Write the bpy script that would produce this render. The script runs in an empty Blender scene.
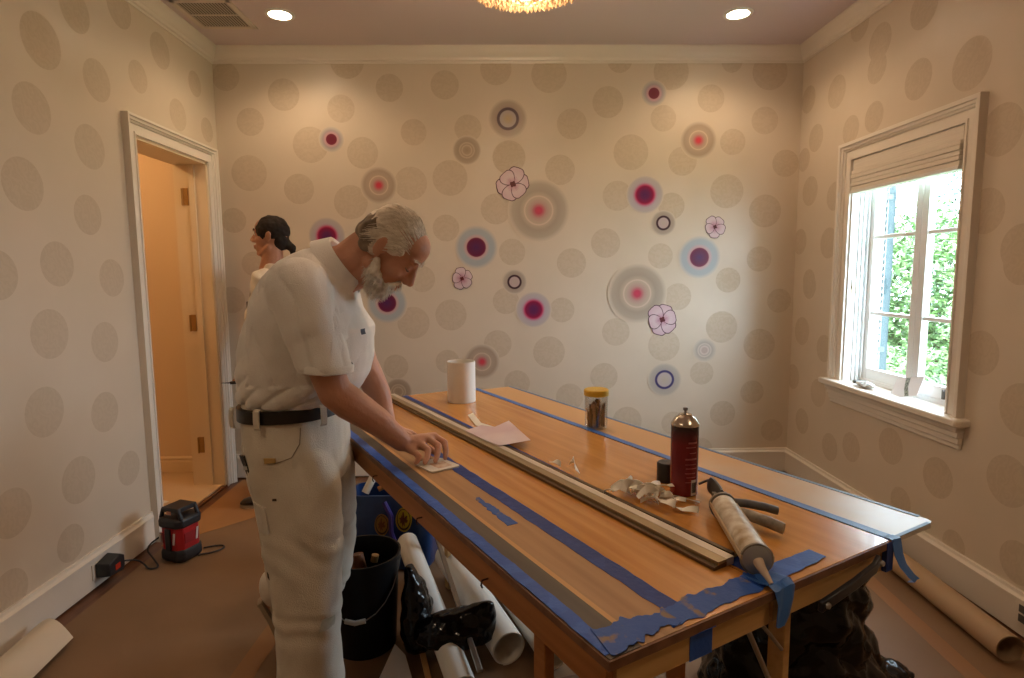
import bpy, bmesh, math, random
from mathutils import Vector, Matrix, noise
from mathutils.bvhtree import BVHTree
random.seed(7)
PI = math.pi
C = bpy.context.scene.collection
sc = bpy.context.scene

# ------------------------------------------------------------------ camera
cam_d = bpy.data.cameras.new('camera')
cam = bpy.data.objects.new('camera', cam_d); C.objects.link(cam)
cam_d.sensor_width = 36.0
cam_d.lens = 591.35 / 1024 * 36.0
cam_d.clip_start = 0.02
_r = ((0.99983, 0.01612, 0.00890), (-0.01699, 0.99393, 0.10872), (-0.00709, -0.10885, 0.99403))
cam.matrix_world = Matrix(((_r[0][0], _r[0][2], -_r[0][1], 0), (_r[1][0], _r[1][2], -_r[1][1], 0),
                           (_r[2][0], _r[2][2], -_r[2][1], 1.40), (0, 0, 0, 1)))
sc.camera = cam

# ------------------------------------------------------------------ view, world, daylight
sc.view_settings.view_transform = 'Standard'
sc.view_settings.look = 'None'
sc.view_settings.gamma = 1.0
sc.view_settings.use_curve_mapping = False
sc.view_settings.exposure = 0.36
w = bpy.data.worlds.new('sky'); sc.world = w; w.use_nodes = True
bg = w.node_tree.nodes['Background']
bg.inputs[0].default_value = (0.68, 0.86, 1.0, 1)
bg.inputs[1].default_value = 18.0
LAMP_W = 3.4
CHAND_W = 25.0

# room numbers (metres): camera stands at x=0, y=0
XL, XR, YB, YR, H = -1.862, 1.997, 4.030, -1.55, 2.864
BB = 0.172

def area(name, loc, rot, sx, sy, power, col, portal=False):
    d = bpy.data.lights.new(name, 'AREA'); d.shape = 'RECTANGLE'; d.size = sx; d.size_y = sy
    d.energy = power; d.color = col
    if portal: d.cycles.is_portal = True
    o = bpy.data.objects.new(name, d); o.location = loc; o.rotation_euler = rot; C.objects.link(o)
    return o
area('window_portal', (XR + 0.24, 2.98, 1.40), (0, PI / 2, 0), 1.4, 0.9, 1.0, (1, 1, 1), True)

# ------------------------------------------------------------------ helpers
def mat(name, col, rough=0.5, metal=0.0, spec=0.5, var=None, vscale=8, bump=0.0, bscale=60, trans=0.0,
        emit=None, estr=0.0, stretch=None, detail=4, coat=0.0, sheen=0.0, alpha=1.0):
    m = bpy.data.materials.new(name); m.use_nodes = True
    nt = m.node_tree; b = nt.nodes['Principled BSDF']
    b.inputs['Base Color'].default_value = (*col, 1)
    b.inputs['Roughness'].default_value = rough
    b.inputs['Metallic'].default_value = metal
    b.inputs['Specular IOR Level'].default_value = spec
    b.inputs['Transmission Weight'].default_value = trans
    b.inputs['Coat Weight'].default_value = coat
    b.inputs['Sheen Weight'].default_value = sheen
    b.inputs['Alpha'].default_value = alpha
    if emit:
        b.inputs['Emission Color'].default_value = (*emit, 1); b.inputs['Emission Strength'].default_value = estr
    tc = nt.nodes.new('ShaderNodeTexCoord'); mp = nt.nodes.new('ShaderNodeMapping')
    nt.links.new(tc.outputs['Object'], mp.inputs[0])
    if stretch: mp.inputs['Scale'].default_value = stretch
    if var is not None:
        n = nt.nodes.new('ShaderNodeTexNoise'); n.inputs['Scale'].default_value = vscale; n.inputs['Detail'].default_value = detail
        nt.links.new(mp.outputs[0], n.inputs['Vector'])
        r = nt.nodes.new('ShaderNodeValToRGB')
        r.color_ramp.elements[0].position = 0.35; r.color_ramp.elements[1].position = 0.65
        r.color_ramp.elements[0].color = (*col, 1); r.color_ramp.elements[1].color = (*var, 1)
        nt.links.new(n.outputs['Fac'], r.inputs[0]); nt.links.new(r.outputs[0], b.inputs['Base Color'])
    if bump:
        n2 = nt.nodes.new('ShaderNodeTexNoise'); n2.inputs['Scale'].default_value = bscale; n2.inputs['Detail'].default_value = 5
        nt.links.new(mp.outputs[0], n2.inputs['Vector'])
        bp = nt.nodes.new('ShaderNodeBump'); bp.inputs['Strength'].default_value = bump; bp.inputs['Distance'].default_value = 0.01
        nt.links.new(n2.outputs['Fac'], bp.inputs['Height']); nt.links.new(bp.outputs[0], b.inputs['Normal'])
    return m

def V(*a): return Vector(a)

class MB:
    def __init__(s): s.v = []; s.f = []; s.m = []
    def add(s, vs, fs, mi=0):
        k = len(s.v); s.v += [tuple(x) for x in vs]
        for f in fs: s.f.append(tuple(k + i for i in f)); s.m.append(mi)
        return s
    def box(s, x0, y0, z0, x1, y1, z1, mi=0, M=None):
        vs = [V(x, y, z) for x in (x0, x1) for y in (y0, y1) for z in (z0, z1)]
        if M is not None: vs = [M @ q for q in vs]
        return s.add(vs, [(0, 1, 3, 2), (4, 6, 7, 5), (0, 4, 5, 1), (2, 3, 7, 6), (0, 2, 6, 4), (1, 5, 7, 3)], mi)
    def loft(s, rings, mi=0, caps=True, closed=True):
        n = len(rings[0]); vs = [p for r in rings for p in r]; fs = []
        for i in range(len(rings) - 1):
            for j in range(n if closed else n - 1):
                a, b = i * n + j, i * n + (j + 1) % n
                fs.append((a, b, b + n, a + n))
        if caps: fs.append(tuple(range(n))[::-1]); fs.append(tuple((len(rings) - 1) * n + j for j in range(n)))
        return s.add(vs, fs, mi)
    def tube(s, pts, r, n=10, mi=0, caps=True):
        pts = [Vector(p) for p in pts]
        rs = r if isinstance(r, (list, tuple)) else [r] * len(pts)
        rings = []; up = None
        for i, p in enumerate(pts):
            t = (pts[min(i + 1, len(pts) - 1)] - pts[max(i - 1, 0)]).normalized()
            if up is None:
                up = V(0, 0, 1) if abs(t.z) < 0.9 else V(1, 0, 0)
            a = t.cross(up).normalized(); up = a.cross(t).normalized()
            rings.append([p + (a * math.cos(k * 2 * PI / n) + up * math.sin(k * 2 * PI / n)) * rs[i] for k in range(n)])
        return s.loft(rings, mi, caps)
    def lathe(s, prof, c=(0, 0, 0), n=32, mi=0, M=None, caps=True):
        rings = []
        for r, z in prof:
            ring = [V(r * math.cos(k * 2 * PI / n), r * math.sin(k * 2 * PI / n), z) for k in range(n)]
            if M is not None: ring = [M @ q for q in ring]
            rings.append([q + Vector(c) for q in ring])
        return s.loft(rings, mi, caps)
    def capsule(s, a, b, ra, rb, n=16):
        a = Vector(a); b = Vector(b); t = (b - a)
        L = t.length; t = t.normalized() if L > 1e-6 else V(0, 0, 1)
        rings = []
        up = V(0, 0, 1) if abs(t.z) < 0.9 else V(1, 0, 0)
        x = t.cross(up).normalized(); y = t.cross(x)
        for k in range(1, 6):
            ph = PI / 2 * (1 - k / 5); rings.append((a - t * ra * math.sin(ph), ra * math.cos(ph)))
        for k in range(0, 5):
            ph = PI / 2 * k / 5; rings.append((b + t * rb * math.sin(ph), rb * math.cos(ph)))
        return s.loft([[c + (x * math.cos(q * 2 * PI / n) + y * math.sin(q * 2 * PI / n)) * r for q in range(n)] for c, r in rings])
    def chain(s, pts, rs):
        for i in range(len(pts) - 1): s.capsule(pts[i], pts[i + 1], rs[i], rs[i + 1])
        return s
    def ellipsoid(s, c, r, R=None, nu=24, nv=14, mi=0):
        c = Vector(c); rings = []
        for i in range(1, nv):
            ph = PI * i / nv
            ring = []
            for j in range(nu):
                th = 2 * PI * j / nu
                q = V(r[0] * math.sin(ph) * math.cos(th), r[1] * math.sin(ph) * math.sin(th), r[2] * math.cos(ph))
                if R is not None: q = R @ q
                ring.append(c + q)
            rings.append(ring)
        return s.loft(rings, mi)
    def prism(s, poly, z0, z1, mi=0, M=None):
        a = [V(x, y, z0) for x, y in poly]; b = [V(x, y, z1) for x, y in poly]
        if M is not None: a = [M @ q for q in a]; b = [M @ q for q in b]
        return s.loft([a, b], mi)
    def ring(s, cx, cy, cz, a, b, tilt=0, yaw=0, n=28, p=2.4):
        # superellipse ring; tilt drops its front, yaw turns it
        t = math.radians(tilt); y = math.radians(yaw)
        fx = V(math.cos(t) * math.cos(y), math.cos(t) * math.sin(y), -math.sin(t)); sy = V(-math.sin(y), math.cos(y), 0)
        out = []
        for k in range(n):
            th = 2 * PI * k / n; c, d = math.cos(th), math.sin(th)
            out.append(V(cx, cy, cz) + fx * (a * math.copysign(abs(c) ** (2 / p), c)) + sy * (b * math.copysign(abs(d) ** (2 / p), d)))
        return out

def chaikin(pts, k=2):
    pts = [Vector(p) for p in pts]
    for _ in range(k):
        out = [pts[0]]
        for a, b in zip(pts[:-1], pts[1:]): out += [a * 0.75 + b * 0.25, a * 0.25 + b * 0.75]
        pts = out + [pts[-1]]
    return pts

def obj(name, mb, mats, parent=None, origin=(0, 0, 0), smooth=True, bevel=0.0, ang=38, recalc=True):
    me = bpy.data.meshes.new(name)
    o0 = Vector(origin)
    me.from_pydata([tuple(Vector(p) - o0) for p in mb.v], [], mb.f)
    if not isinstance(mats, (list, tuple)): mats = [mats]
    for m in mats: me.materials.append(m)
    me.polygons.foreach_set('material_index', mb.m)
    if recalc:
        bm = bmesh.new(); bm.from_mesh(me); bmesh.ops.recalc_face_normals(bm, faces=bm.faces); bm.to_mesh(me); bm.free()
    if smooth:
        me.polygons.foreach_set('use_smooth', [True] * len(me.polygons)); me.set_sharp_from_angle(angle=math.radians(ang))
    o = bpy.data.objects.new(name, me); C.objects.link(o); o.location = origin
    if parent is not None: o.parent = parent
    if bevel:
        b = o.modifiers.new('bevel', 'BEVEL'); b.width = bevel; b.segments = 2; b.limit_method = 'ANGLE'
    return o

def tag(o, label=None, cat=None, group=None, kind=None):
    if label: o['label'] = label
    if cat: o['category'] = cat
    if group: o['group'] = group
    if kind: o['kind'] = kind
    return o

def thing(name, label, cat, loc=(0, 0, 0), rz=0.0, group=None):
    o = bpy.data.objects.new(name, None); C.objects.link(o); o.empty_display_size = 0.1
    o.location = loc; o.rotation_euler = (0, 0, rz)
    return tag(o, label, cat, group)

def struct(name, mb, mats, **k): return tag(obj(name, mb, mats, **k), kind='structure')

def dup(root, loc, label=None, rz=None):
    r = root.copy(); C.objects.link(r); r.location = loc
    if rz is not None: r.rotation_euler = (0, 0, rz)
    if label: r['label'] = label
    for ch in list(root.children):
        c = ch.copy(); C.objects.link(c); c.parent = r
        for g in ch.children:
            d = g.copy(); C.objects.link(d); d.parent = c
    return r

def remesh(name, mb, mats, parent, root, voxel=0.005, smooth=6, fold=None, sm2=0):
    """union of closed shapes into one continuous skin; fold(p, n) gives cloth relief along the normal"""
    me = bpy.data.meshes.new(name); me.from_pydata(mb.v, [], mb.f)
    t = bpy.data.objects.new(name, me); C.objects.link(t)
    bm = bmesh.new(); bm.from_mesh(me); bmesh.ops.recalc_face_normals(bm, faces=bm.faces); bm.to_mesh(me); bm.free()
    r = t.modifiers.new('r', 'REMESH'); r.mode = 'VOXEL'; r.voxel_size = voxel; r.use_smooth_shade = True
    if smooth:
        q = t.modifiers.new('s', 'SMOOTH'); q.factor = 0.5; q.iterations = smooth
    dg = bpy.context.evaluated_depsgraph_get()
    me2 = bpy.data.meshes.new_from_object(t.evaluated_get(dg))
    bpy.data.objects.remove(t)
    o0 = Vector(root)
    nrm = [Vector(v.normal) for v in me2.vertices]
    for i, v in enumerate(me2.vertices):
        p = v.co.copy()
        if fold: p = p + nrm[i] * fold(p, nrm[i])
        v.co = p - o0
    me2.materials.clear()
    if not isinstance(mats, (list, tuple)): mats = [mats]
    for m in mats: me2.materials.append(m)
    me2.polygons.foreach_set('use_smooth', [True] * len(me2.polygons))
    me2.update()
    me2.name = name
    o = bpy.data.objects.new(name, me2); C.objects.link(o); o.parent = parent
    return o

def fn(p, s=1.0): return noise.noise(Vector(p) * s)
# ------------------------------------------------------------------ materials of the room
M = {}
def wall_mat():
    m = mat('wallpaper', (0.62, 0.528, 0.415), rough=0.36, spec=0.42, var=(0.65, 0.553, 0.44), vscale=3, bump=0.06, bscale=420)
    return m
M['paper'] = wall_mat()
def dot_mat():
    m = mat('wallpaper_dot', (0.45, 0.35, 0.245), rough=0.55, spec=0.25)
    nt = m.node_tree; b = nt.nodes['Principled BSDF']; tc = [n for n in nt.nodes if n.type == 'TEX_COORD'][0]
    n = nt.nodes.new('ShaderNodeTexWave'); n.wave_type = 'RINGS'; n.inputs['Scale'].default_value = 9; n.inputs['Distortion'].default_value = 14
    n.inputs['Detail'].default_value = 3; n.inputs['Detail Scale'].default_value = 2.5
    nt.links.new(tc.outputs['Object'], n.inputs['Vector'])
    r = nt.nodes.new('ShaderNodeValToRGB'); r.color_ramp.elements[0].color = (0.545, 0.447, 0.335, 1); r.color_ramp.elements[1].color = (0.575, 0.475, 0.362, 1)
    nt.links.new(n.outputs['Fac'], r.inputs[0]); nt.links.new(r.outputs[0], b.inputs['Base Color'])
    return m
M['dot'] = dot_mat()
M['ceiling'] = mat('mauve_ceiling', (0.68, 0.575, 0.585), rough=0.75, spec=0.2, bump=0.03)
M['trim'] = mat('cream_trim_paint', (0.76, 0.69, 0.60), rough=0.3, spec=0.45)
M['darkwood'] = mat('dark_floor_wood', (0.11, 0.042, 0.018), rough=0.4, var=(0.16, 0.065, 0.028), vscale=14, stretch=(6, 0.6, 1))
M['kraft'] = mat('floor_paper', (0.215, 0.125, 0.064), rough=0.55, spec=0.35, var=(0.245, 0.145, 0.078), vscale=2.2, bump=0.12, bscale=5)
M['kraft2'] = mat('floor_paper_orange', (0.34, 0.165, 0.06), rough=0.6, spec=0.3, var=(0.38, 0.19, 0.075), vscale=3, bump=0.1, bscale=6)
M['tanband'] = mat('tan_tape', (0.29, 0.135, 0.045), rough=0.5)
M['white'] = mat('white_paint', (0.80, 0.79, 0.77), rough=0.35)
M['winwhite'] = mat('window_paint', (0.80, 0.80, 0.79), rough=0.3)
M['hall'] = mat('hall_wall_paint', (0.76, 0.60, 0.42), rough=0.7)
M['halltrim'] = mat('hall_trim_paint', (0.78, 0.64, 0.45), rough=0.4)
M['hallfloor'] = mat('hall_tile', (0.62, 0.45, 0.28), rough=0.35, var=(0.66, 0.49, 0.31), vscale=4)
M['brass'] = mat('brass', (0.42, 0.25, 0.09), rough=0.4, metal=0.6)
M['glass'] = mat('window_glass', (1, 1, 1), rough=0.0, spec=0.5)
def glassify(m, tint=(1, 1, 1), mixf=0.06):
    nt = m.node_tree; out = [n for n in nt.nodes if n.type == 'OUTPUT_MATERIAL'][0]
    t = nt.nodes.new('ShaderNodeBsdfTransparent'); t.inputs[0].default_value = (*tint, 1)
    g = nt.nodes.new('ShaderNodeBsdfGlossy'); g.inputs['Roughness'].default_value = 0.02
    mx = nt.nodes.new('ShaderNodeMixShader'); mx.inputs[0].default_value = mixf
    nt.links.new(t.outputs[0], mx.inputs[1]); nt.links.new(g.outputs[0], mx.inputs[2]); nt.links.new(mx.outputs[0], out.inputs['Surface'])
glassify(M['glass'])

def dots(mb, rows, place, mi=1, nrm=(0, 0, 0)):
    """thin printed discs of the wallpaper pattern, kept inside the wall mesh"""
    n = 36
    for i, (a, z, r) in enumerate(rows):
        off = Vector(nrm) * (0.00001 * i)
        vs = [off + place(a + r * math.cos(2 * PI * k / n), z + r * math.sin(2 * PI * k / n)) for k in range(n)]
        mb.add(vs, [tuple(range(n))], mi)

BACK_DOTS = [(-1.782,2.687,0.089),(-1.412,2.574,0.102),(-1.637,2.403,0.089),(-1.252,2.256,0.116),(-1.663,2.076,0.116),(-1.340,1.972,0.099),(-1.781,1.769,0.082),(-0.993,2.781,0.109),(-0.724,2.615,0.089),(-0.363,2.633,0.092),(-1.043,2.485,0.089),(-0.573,2.334,0.085),(-0.912,2.203,0.102),(-0.601,2.005,0.109),(-1.001,1.884,0.112),(-0.339,2.039,0.116),(-0.215,2.357,0.089),(0.054,2.171,0.109),(-0.036,1.835,0.102),(-0.372,1.711,0.089),(0.070,1.549,0.089),(-0.027,2.732,0.102),(0.320,2.697,0.116),(0.393,2.088,0.099),(0.708,2.522,0.102),(0.471,2.384,0.099),(0.783,2.788,0.082),(1.123,2.713,0.116),(1.390,2.544,0.089),(1.077,2.418,0.085),(1.776,2.712,0.116),(1.754,2.402,0.089),(0.865,2.200,0.116),(1.544,2.265,0.085),(1.211,2.141,0.095),(1.904,2.125,0.089),(1.515,1.943,0.112),(0.778,1.917,0.099),(1.143,1.848,0.089),(1.778,1.812,0.109),(0.702,1.605,0.099),(1.076,1.516,0.085),(0.472,1.473,0.099),(1.750,1.491,0.085),(1.543,1.350,0.085),(1.201,1.239,0.092),(1.899,1.207,0.082),(0.408,1.155,0.085),(0.779,1.001,0.095),(1.508,1.029,0.109),(1.113,0.905,0.109),(1.773,0.905,0.109),(0.319,0.866,0.109),(1.380,0.710,0.082),(0.700,0.692,0.095),(0.462,0.550,0.095),(1.736,0.572,0.082),(1.534,0.423,0.089),(0.865,0.375,0.102),(1.188,0.357,0.082),(-0.349,1.127,0.106),(-0.605,1.076,0.109),(0.026,1.219,0.089),(-0.733,0.774,0.085),(-0.378,0.806,0.082),(-0.033,0.925,0.095),(0.098,0.652,0.089),(1.886,0.299,0.078),(-1.663,1.481,0.082),(-0.541,1.372,0.089),(-1.367,1.237,0.102),(-1.579,1.035,0.089),(-1.176,0.963,0.095),(-1.824,1.241,0.089),(-1.505,0.620,0.102),(-1.825,0.271,0.082),(-1.262,0.547,0.089),(1.383,0.161,0.089),(0.607,0.134,0.095),(-0.159,0.535,0.089),(1.522,2.774,0.068)]
LEFT_DOTS = [(2.550,2.355,0.108),(2.766,2.565,0.094),(2.877,2.303,0.094),(3.202,2.423,0.080),(3.425,2.630,0.094),(3.085,2.709,0.094),(2.469,2.069,0.099),(2.792,1.987,0.099),(2.388,1.763,0.103),(2.741,1.679,0.089),(2.530,1.456,0.094),(3.568,2.328,0.089),(3.785,2.567,0.075),(3.905,2.323,0.075),(2.226,1.411,0.094),(2.871,1.396,0.089),(2.454,1.169,0.103),(2.785,1.098,0.094),(2.389,0.857,0.103),(2.745,0.773,0.094),(2.185,0.515,0.094),(2.542,0.517,0.103),(2.463,0.265,0.080),(2.885,0.456,0.085),(2.141,0.224,0.085),(4.011,1.574,0.075)]
RIGHT_DOTS = [(2.584,2.272,0.108),(2.902,2.632,0.094),(2.911,2.312,0.094),(3.238,2.473,0.080),(3.225,2.599,0.094),(3.615,2.463,0.094),(3.944,2.511,0.085),(3.239,2.223,0.080),(3.450,2.205,0.080),(3.829,2.244,0.085),(2.399,1.958,0.103),(3.872,1.921,0.094),(3.582,1.851,0.085),(3.972,1.603,0.085),(3.620,1.576,0.094),(2.446,1.645,0.094),(2.265,1.486,0.094),(3.832,1.345,0.075),(3.822,1.307,0.080),(3.891,1.010,0.094),(3.984,0.687,0.085),(3.613,0.928,0.085),(3.656,0.638,0.089),(2.416,1.059,0.094),(2.255,1.429,0.085),(2.199,0.867,0.103),(3.494,0.335,0.085),(3.277,0.399,0.085),(2.939,0.505,0.094),(2.603,0.455,0.094),(3.836,0.411,0.085),(2.234,0.572,0.103),(2.837,0.246,0.075),(2.480,0.190,0.066),(2.158,0.270,0.085),(4.134,1.862,0.080),(3.968,2.135,0.075),(3.414,2.760,0.085)]
DECALS = {'A':(-1.113,2.290,0.084),'B':(-0.812,1.993,0.123),'C':(-1.168,1.663,0.123),'D':(-0.780,1.212,0.140),'E':(0.049,2.417,0.129),'F':(-0.224,2.217,0.095),'G':(0.079,1.996,0.112),'H':(0.250,1.823,0.208),'I':(-0.171,1.582,0.147),'J':(-0.270,1.373,0.075),'K':(0.085,1.348,0.084),'L':(0.214,1.159,0.123),'M':(-0.142,0.803,0.123),'N':(-0.721,0.601,0.095),'O':(1.011,2.577,0.085),'P':(1.314,2.276,0.123),'Q':(0.963,1.923,0.126),'R':(1.091,1.736,0.085),'S':(1.440,1.708,0.075),'T':(1.341,1.505,0.147),'U':(0.921,1.263,0.204),'V':(1.096,1.084,0.109),'W':(1.394,0.869,0.085),'X':(1.121,0.666,0.119)}

# ------------------------------------------------------------------ room shell
T = 0.20
# window opening y 2.57..3.41 z .765..2.03 ; door opening y 3.125..3.87 z 0..2.12
WY0, WY1, WZ0, WZ1 = 2.575, 3.405, 0.765, 2.03
DY0, DY1, DZ = 3.125, 3.868, 2.118
mb = MB().box(XL - 0.5, YR - 0.3, -0.08, XR + 0.3, YB + 0.3, 0.0)
struct('floor', mb, M['darkwood'])
mb = MB().box(XL - 0.3, YR - 0.3, H, XR + 0.3, YB + 0.3, H + 0.1)
struct('ceiling', mb, M['ceiling'])
mb = MB().box(XL - 0.3, YB, 0, XR + 0.3, YB + 0.15, H)
inr = lambda x, lo, hi: max(lo, min(hi, x))
dots(mb, BACK_DOTS, lambda x, z: V(inr(x, XL, XR), YB - 0.0004, inr(z, 0.1, H)), nrm=(0, -1, 0))
struct('wall_back', mb, [M['paper'], M['dot']], recalc=False)
mb = MB()
mb.box(XL - T, YR, 0, XL, DY0, H); mb.box(XL - T, DY1, 0, XL, YB, H); mb.box(XL - T, DY0, DZ, XL, DY1, H)
LD = LEFT_DOTS + [(1.2, 2.2, .1), (1.6, 1.75, .1), (1.3, 1.2, .1), (1.75, .95, .1), (1.35, .6, .1), (0.9, 1.6, .1), (0.8, .9, .11), (0.7, 2.4, .1), (0.3, 1.9, .1), (0.2, 1.2, .1)]
dots(mb, LD, lambda y, z: V(XL + 0.0004, inr(y, YR, YB), inr(z, 0.1, H)), nrm=(1, 0, 0))
struct('wall_left', mb, [M['paper'], M['dot']], recalc=False)
mb = MB()
mb.box(XR, YR, 0, XR + T, WY0, H); mb.box(XR, WY1, 0, XR + T, YB, H)
mb.box(XR, WY0, 0, XR + T, WY1, WZ0 - 0.036); mb.box(XR, WY0, WZ1, XR + T, WY1, H)
RD = RIGHT_DOTS + [(1.9, 1.0, .1), (1.6, 1.6, .1), (1.5, 2.3, .1), (1.3, .7, .1), (1.2, 1.3, .1), (0.9, 2.0, .1), (0.8, .9, .1)]
dots(mb, RD, lambda y, z: V(XR - 0.0004, inr(y, YR, YB), inr(z, 0.1, H)), nrm=(-1, 0, 0))
struct('wall_right', mb, [M['paper'], M['dot']], recalc=False)
struct('wall_rear', MB().box(XL - 0.2, YR - 0.15, 0, XR + 0.2, YR, H), M['paper'])

# crown moulding and baseboards: one profile swept along a wall
def sweep(name, prof, a, b, nrm, m=None):
    """prof (out from wall, z); a,b wall points; nrm into the room; ends mitred inwards"""
    a = Vector(a); b = Vector(b); nrm = Vector(nrm); d = (b - a).normalized()
    r0 = [a + nrm * p[0] + d * p[0] + V(0, 0, p[1]) for p in prof]
    r1 = [b + nrm * p[0] - d * p[0] + V(0, 0, p[1]) for p in prof]
    return struct(name, MB().loft([r0, r1]), m or M['trim'])
crown = [(0, H), (0.055, H), (0.055, H - 0.012), (0.050, H - 0.018), (0.044, H - 0.034), (0.034, H - 0.058), (0.022, H - 0.067), (0.018, H - 0.082), (0.008, H - 0.087), (0.006, H - 0.098), (0, H - 0.098)]
sweep('trim_1', crown, (XL, YB, 0), (XR, YB, 0), (0, -1, 0))
sweep('trim_2', crown, (XL, YR, 0), (XL, YB, 0), (1, 0, 0))
sweep('trim_3', crown, (XR, YR, 0), (XR, YB, 0), (-1, 0, 0))
base = [(0, 0.010), (0.020, 0.010), (0.020, BB - 0.034), (0.026, BB - 0.032), (0.026, BB - 0.022), (0.014, BB - 0.012), (0.012, BB), (0, BB)]
sweep('baseboard_back', base, (XL, YB, 0), (XR, YB, 0), (0, -1, 0))
sweep('baseboard_left', base, (XL, YR, 0), (XL, DY0 - 0.085, 0), (1, 0, 0))
sweep('baseboard_right', base, (XR, YR, 0), (XR, YB, 0), (-1, 0, 0))

# door casing, jamb, hinges
def casing(mb, side, y0, y1, z0, z1, w, x, sgn, bottom=False):
    """stepped casing profile swept with mitred corners around an opening in an x=const wall"""
    prof = [(0.0, -0.002), (0.0, 0.014), (0.012, 0.016), (0.014, 0.010), (0.050, 0.010), (0.053, 0.016), (0.062, 0.019), (0.064, 0.026), (0.076, 0.029), (0.080, 0.036), (w, 0.036), (w, -0.002)]
    rings = []
    for cy, cz, dy, dz in ((y0, z0, -1, 0), (y0, z1, -1, 1), (y1, z1, 1, 1), (y1, z0, 1, 0)):
        rings.append([V(x + sgn * t, cy + dy * o, cz + dz * o) for o, t in prof])
    mb.loft(rings)
mb = MB(); casing(mb, 0, DY0, DY1, 0.0, DZ, 0.092, XL, 1)
dc = struct('door_1', mb, M['trim'])
mb = MB(); mb.box(XL - T - 0.004, DY0 - 0.001, 0.0, XL + 0.004, DY0 + 0.018, DZ); mb.box(XL - T - 0.004, DY1 - 0.018, 0.0, XL + 0.004, DY1 + 0.001, DZ)
mb.box(XL - T - 0.004, DY0, DZ - 0.018, XL + 0.004, DY1, DZ + 0.001)
mb.box(XL - 0.105, DY1 - 0.030, 0, XL - 0.07, DY1 - 0.018, DZ - 0.018); mb.box(XL - 0.13, DY0 + 0.018, 0, XL - 0.09, DY0 + 0.030, DZ - 0.018)
obj('door_jamb', mb, M['halltrim'], dc)
for z in (0.29, 1.10, 1.90):
    mb = MB().box(XL - 0.150, DY1 - 0.022, z - 0.050, XL - 0.118, DY1 - 0.0175, z + 0.055)
    for k in range(4): mb.tube([(XL - 0.134 + (0.006 if k % 2 else -0.006), DY1 - 0.022, z - 0.036 + k * 0.024), (XL - 0.134 + (0.006 if k % 2 else -0.006), DY1 - 0.024, z - 0.038 + k * 0.025)], 0.004, 8)
    mb.tube([(XL - 0.153, DY1 - 0.024, z - 0.053), (XL - 0.153, DY1 - 0.024, z + 0.053)], 0.005, 10)
    obj('door_hinge', mb, M['brass'], dc)
obj('threshold', MB().box(XL - T, DY0, 0.0, XL - 0.012, DY1, 0.020).box(XL - 0.012, DY0, 0.0, XL + 0.010, DY1, 0.012, mi=1), [M['hallfloor'], M['darkwood']], dc)
# little hall beyond the door
hx0 = XL - 1.5
struct('floor_hall', MB().box(hx0, 2.4, -0.05, XL - T, 4.2, 0.018), M['hallfloor'])
struct('wall_hall_back', MB().box(hx0, 4.12, 0, XL - T + 0.0, 4.24, 2.5), M['hall'])
struct('wall_hall_left', MB().box(hx0 - 0.1, 2.4, 0, hx0, 4.2, 2.5), M['hall'])
struct('wall_hall_front', MB().box(hx0, 2.3, 0, XL - T, 2.4, 2.5), M['hall'])
struct('wall_hall_inner', MB().box(XL - T - 0.012, 2.4, 0, XL - T, DY0, 2.5).box(XL - T - 0.012, DY1, 0, XL - T, 4.12, 2.5).box(XL - T - 0.012, DY0, DZ, XL - T, DY1, 2.5), M['hall'])
struct('ceiling_hall', MB().box(hx0, 2.3, 2.5, XL - T, 4.2, 2.6), M['hall'])
hb = [(0, 0.02), (0.016, 0.02), (0.016, 0.10), (0.010, 0.105), (0.010, 0.118), (0.016, 0.122), (0.006, 0.135), (0, 0.135)]
sweep('baseboard_hall', hb, (hx0, 4.12, 0), (XL - T, 4.12, 0), (0, -1, 0), M['halltrim'])
hl = thing('hall_ceiling_lamp', 'round frosted ceiling lamp of the hall beyond the doorway', 'lamp', (XL - 0.85, 3.3, 2.5))
obj('lamp_shade', MB().lathe([(0.02, -0.09), (0.09, -0.08), (0.14, -0.04), (0.15, 0.0)]), mat('frosted_shade', (0.9, 0.7, 0.45), emit=(1.0, 0.62, 0.28), estr=24.0), hl)

# recessed ceiling lamps
M['bulb'] = mat('lit_lamp_lens', (1, 1, 1), emit=(1.0, 0.80, 0.55), estr=26.0)
def recessed(loc, label):
    t = thing('recessed_ceiling_lamp', label, 'ceiling lamp', loc, 0, 'recessed ceiling lamps')
    obj('trim_ring', MB().lathe([(0.062, -0.001), (0.062, -0.006), (0.080, -0.006), (0.084, 0.0), (0.062, 0.0)], n=40, caps=False), M['white'], t)
    obj('lens', MB().lathe([(0.0001, -0.003), (0.062, -0.003), (0.062, -0.001), (0.0001, -0.001)], n=40, caps=False), M['bulb'], t)
    d = bpy.data.lights.new('recessed_lamp_light', 'SPOT'); d.energy = LAMP_W * 4.0; d.color = (1.0, 0.72, 0.46)
    d.spot_size = math.radians(150); d.spot_blend = 0.6; d.shadow_soft_size = 0.06
    o = bpy.data.objects.new('recessed_lamp_light', d); C.objects.link(o); o.location = (0, 0, -0.03); o.parent = t
    return t
recessed((-1.237, 3.53, H), 'round recessed ceiling lamp beside the air vent, left one in view')
recessed((1.356, 3.52, H), 'round recessed ceiling lamp in the right part of the ceiling, away from the vent')
recessed((-1.237, 0.3, H), 'unseen recessed ceiling lamp added for light behind the camera, door side')  # mirrored pair out of view, added to even out the room light
recessed((1.356, 0.3, H), 'unseen recessed ceiling lamp added for light behind the camera, window side')

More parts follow.
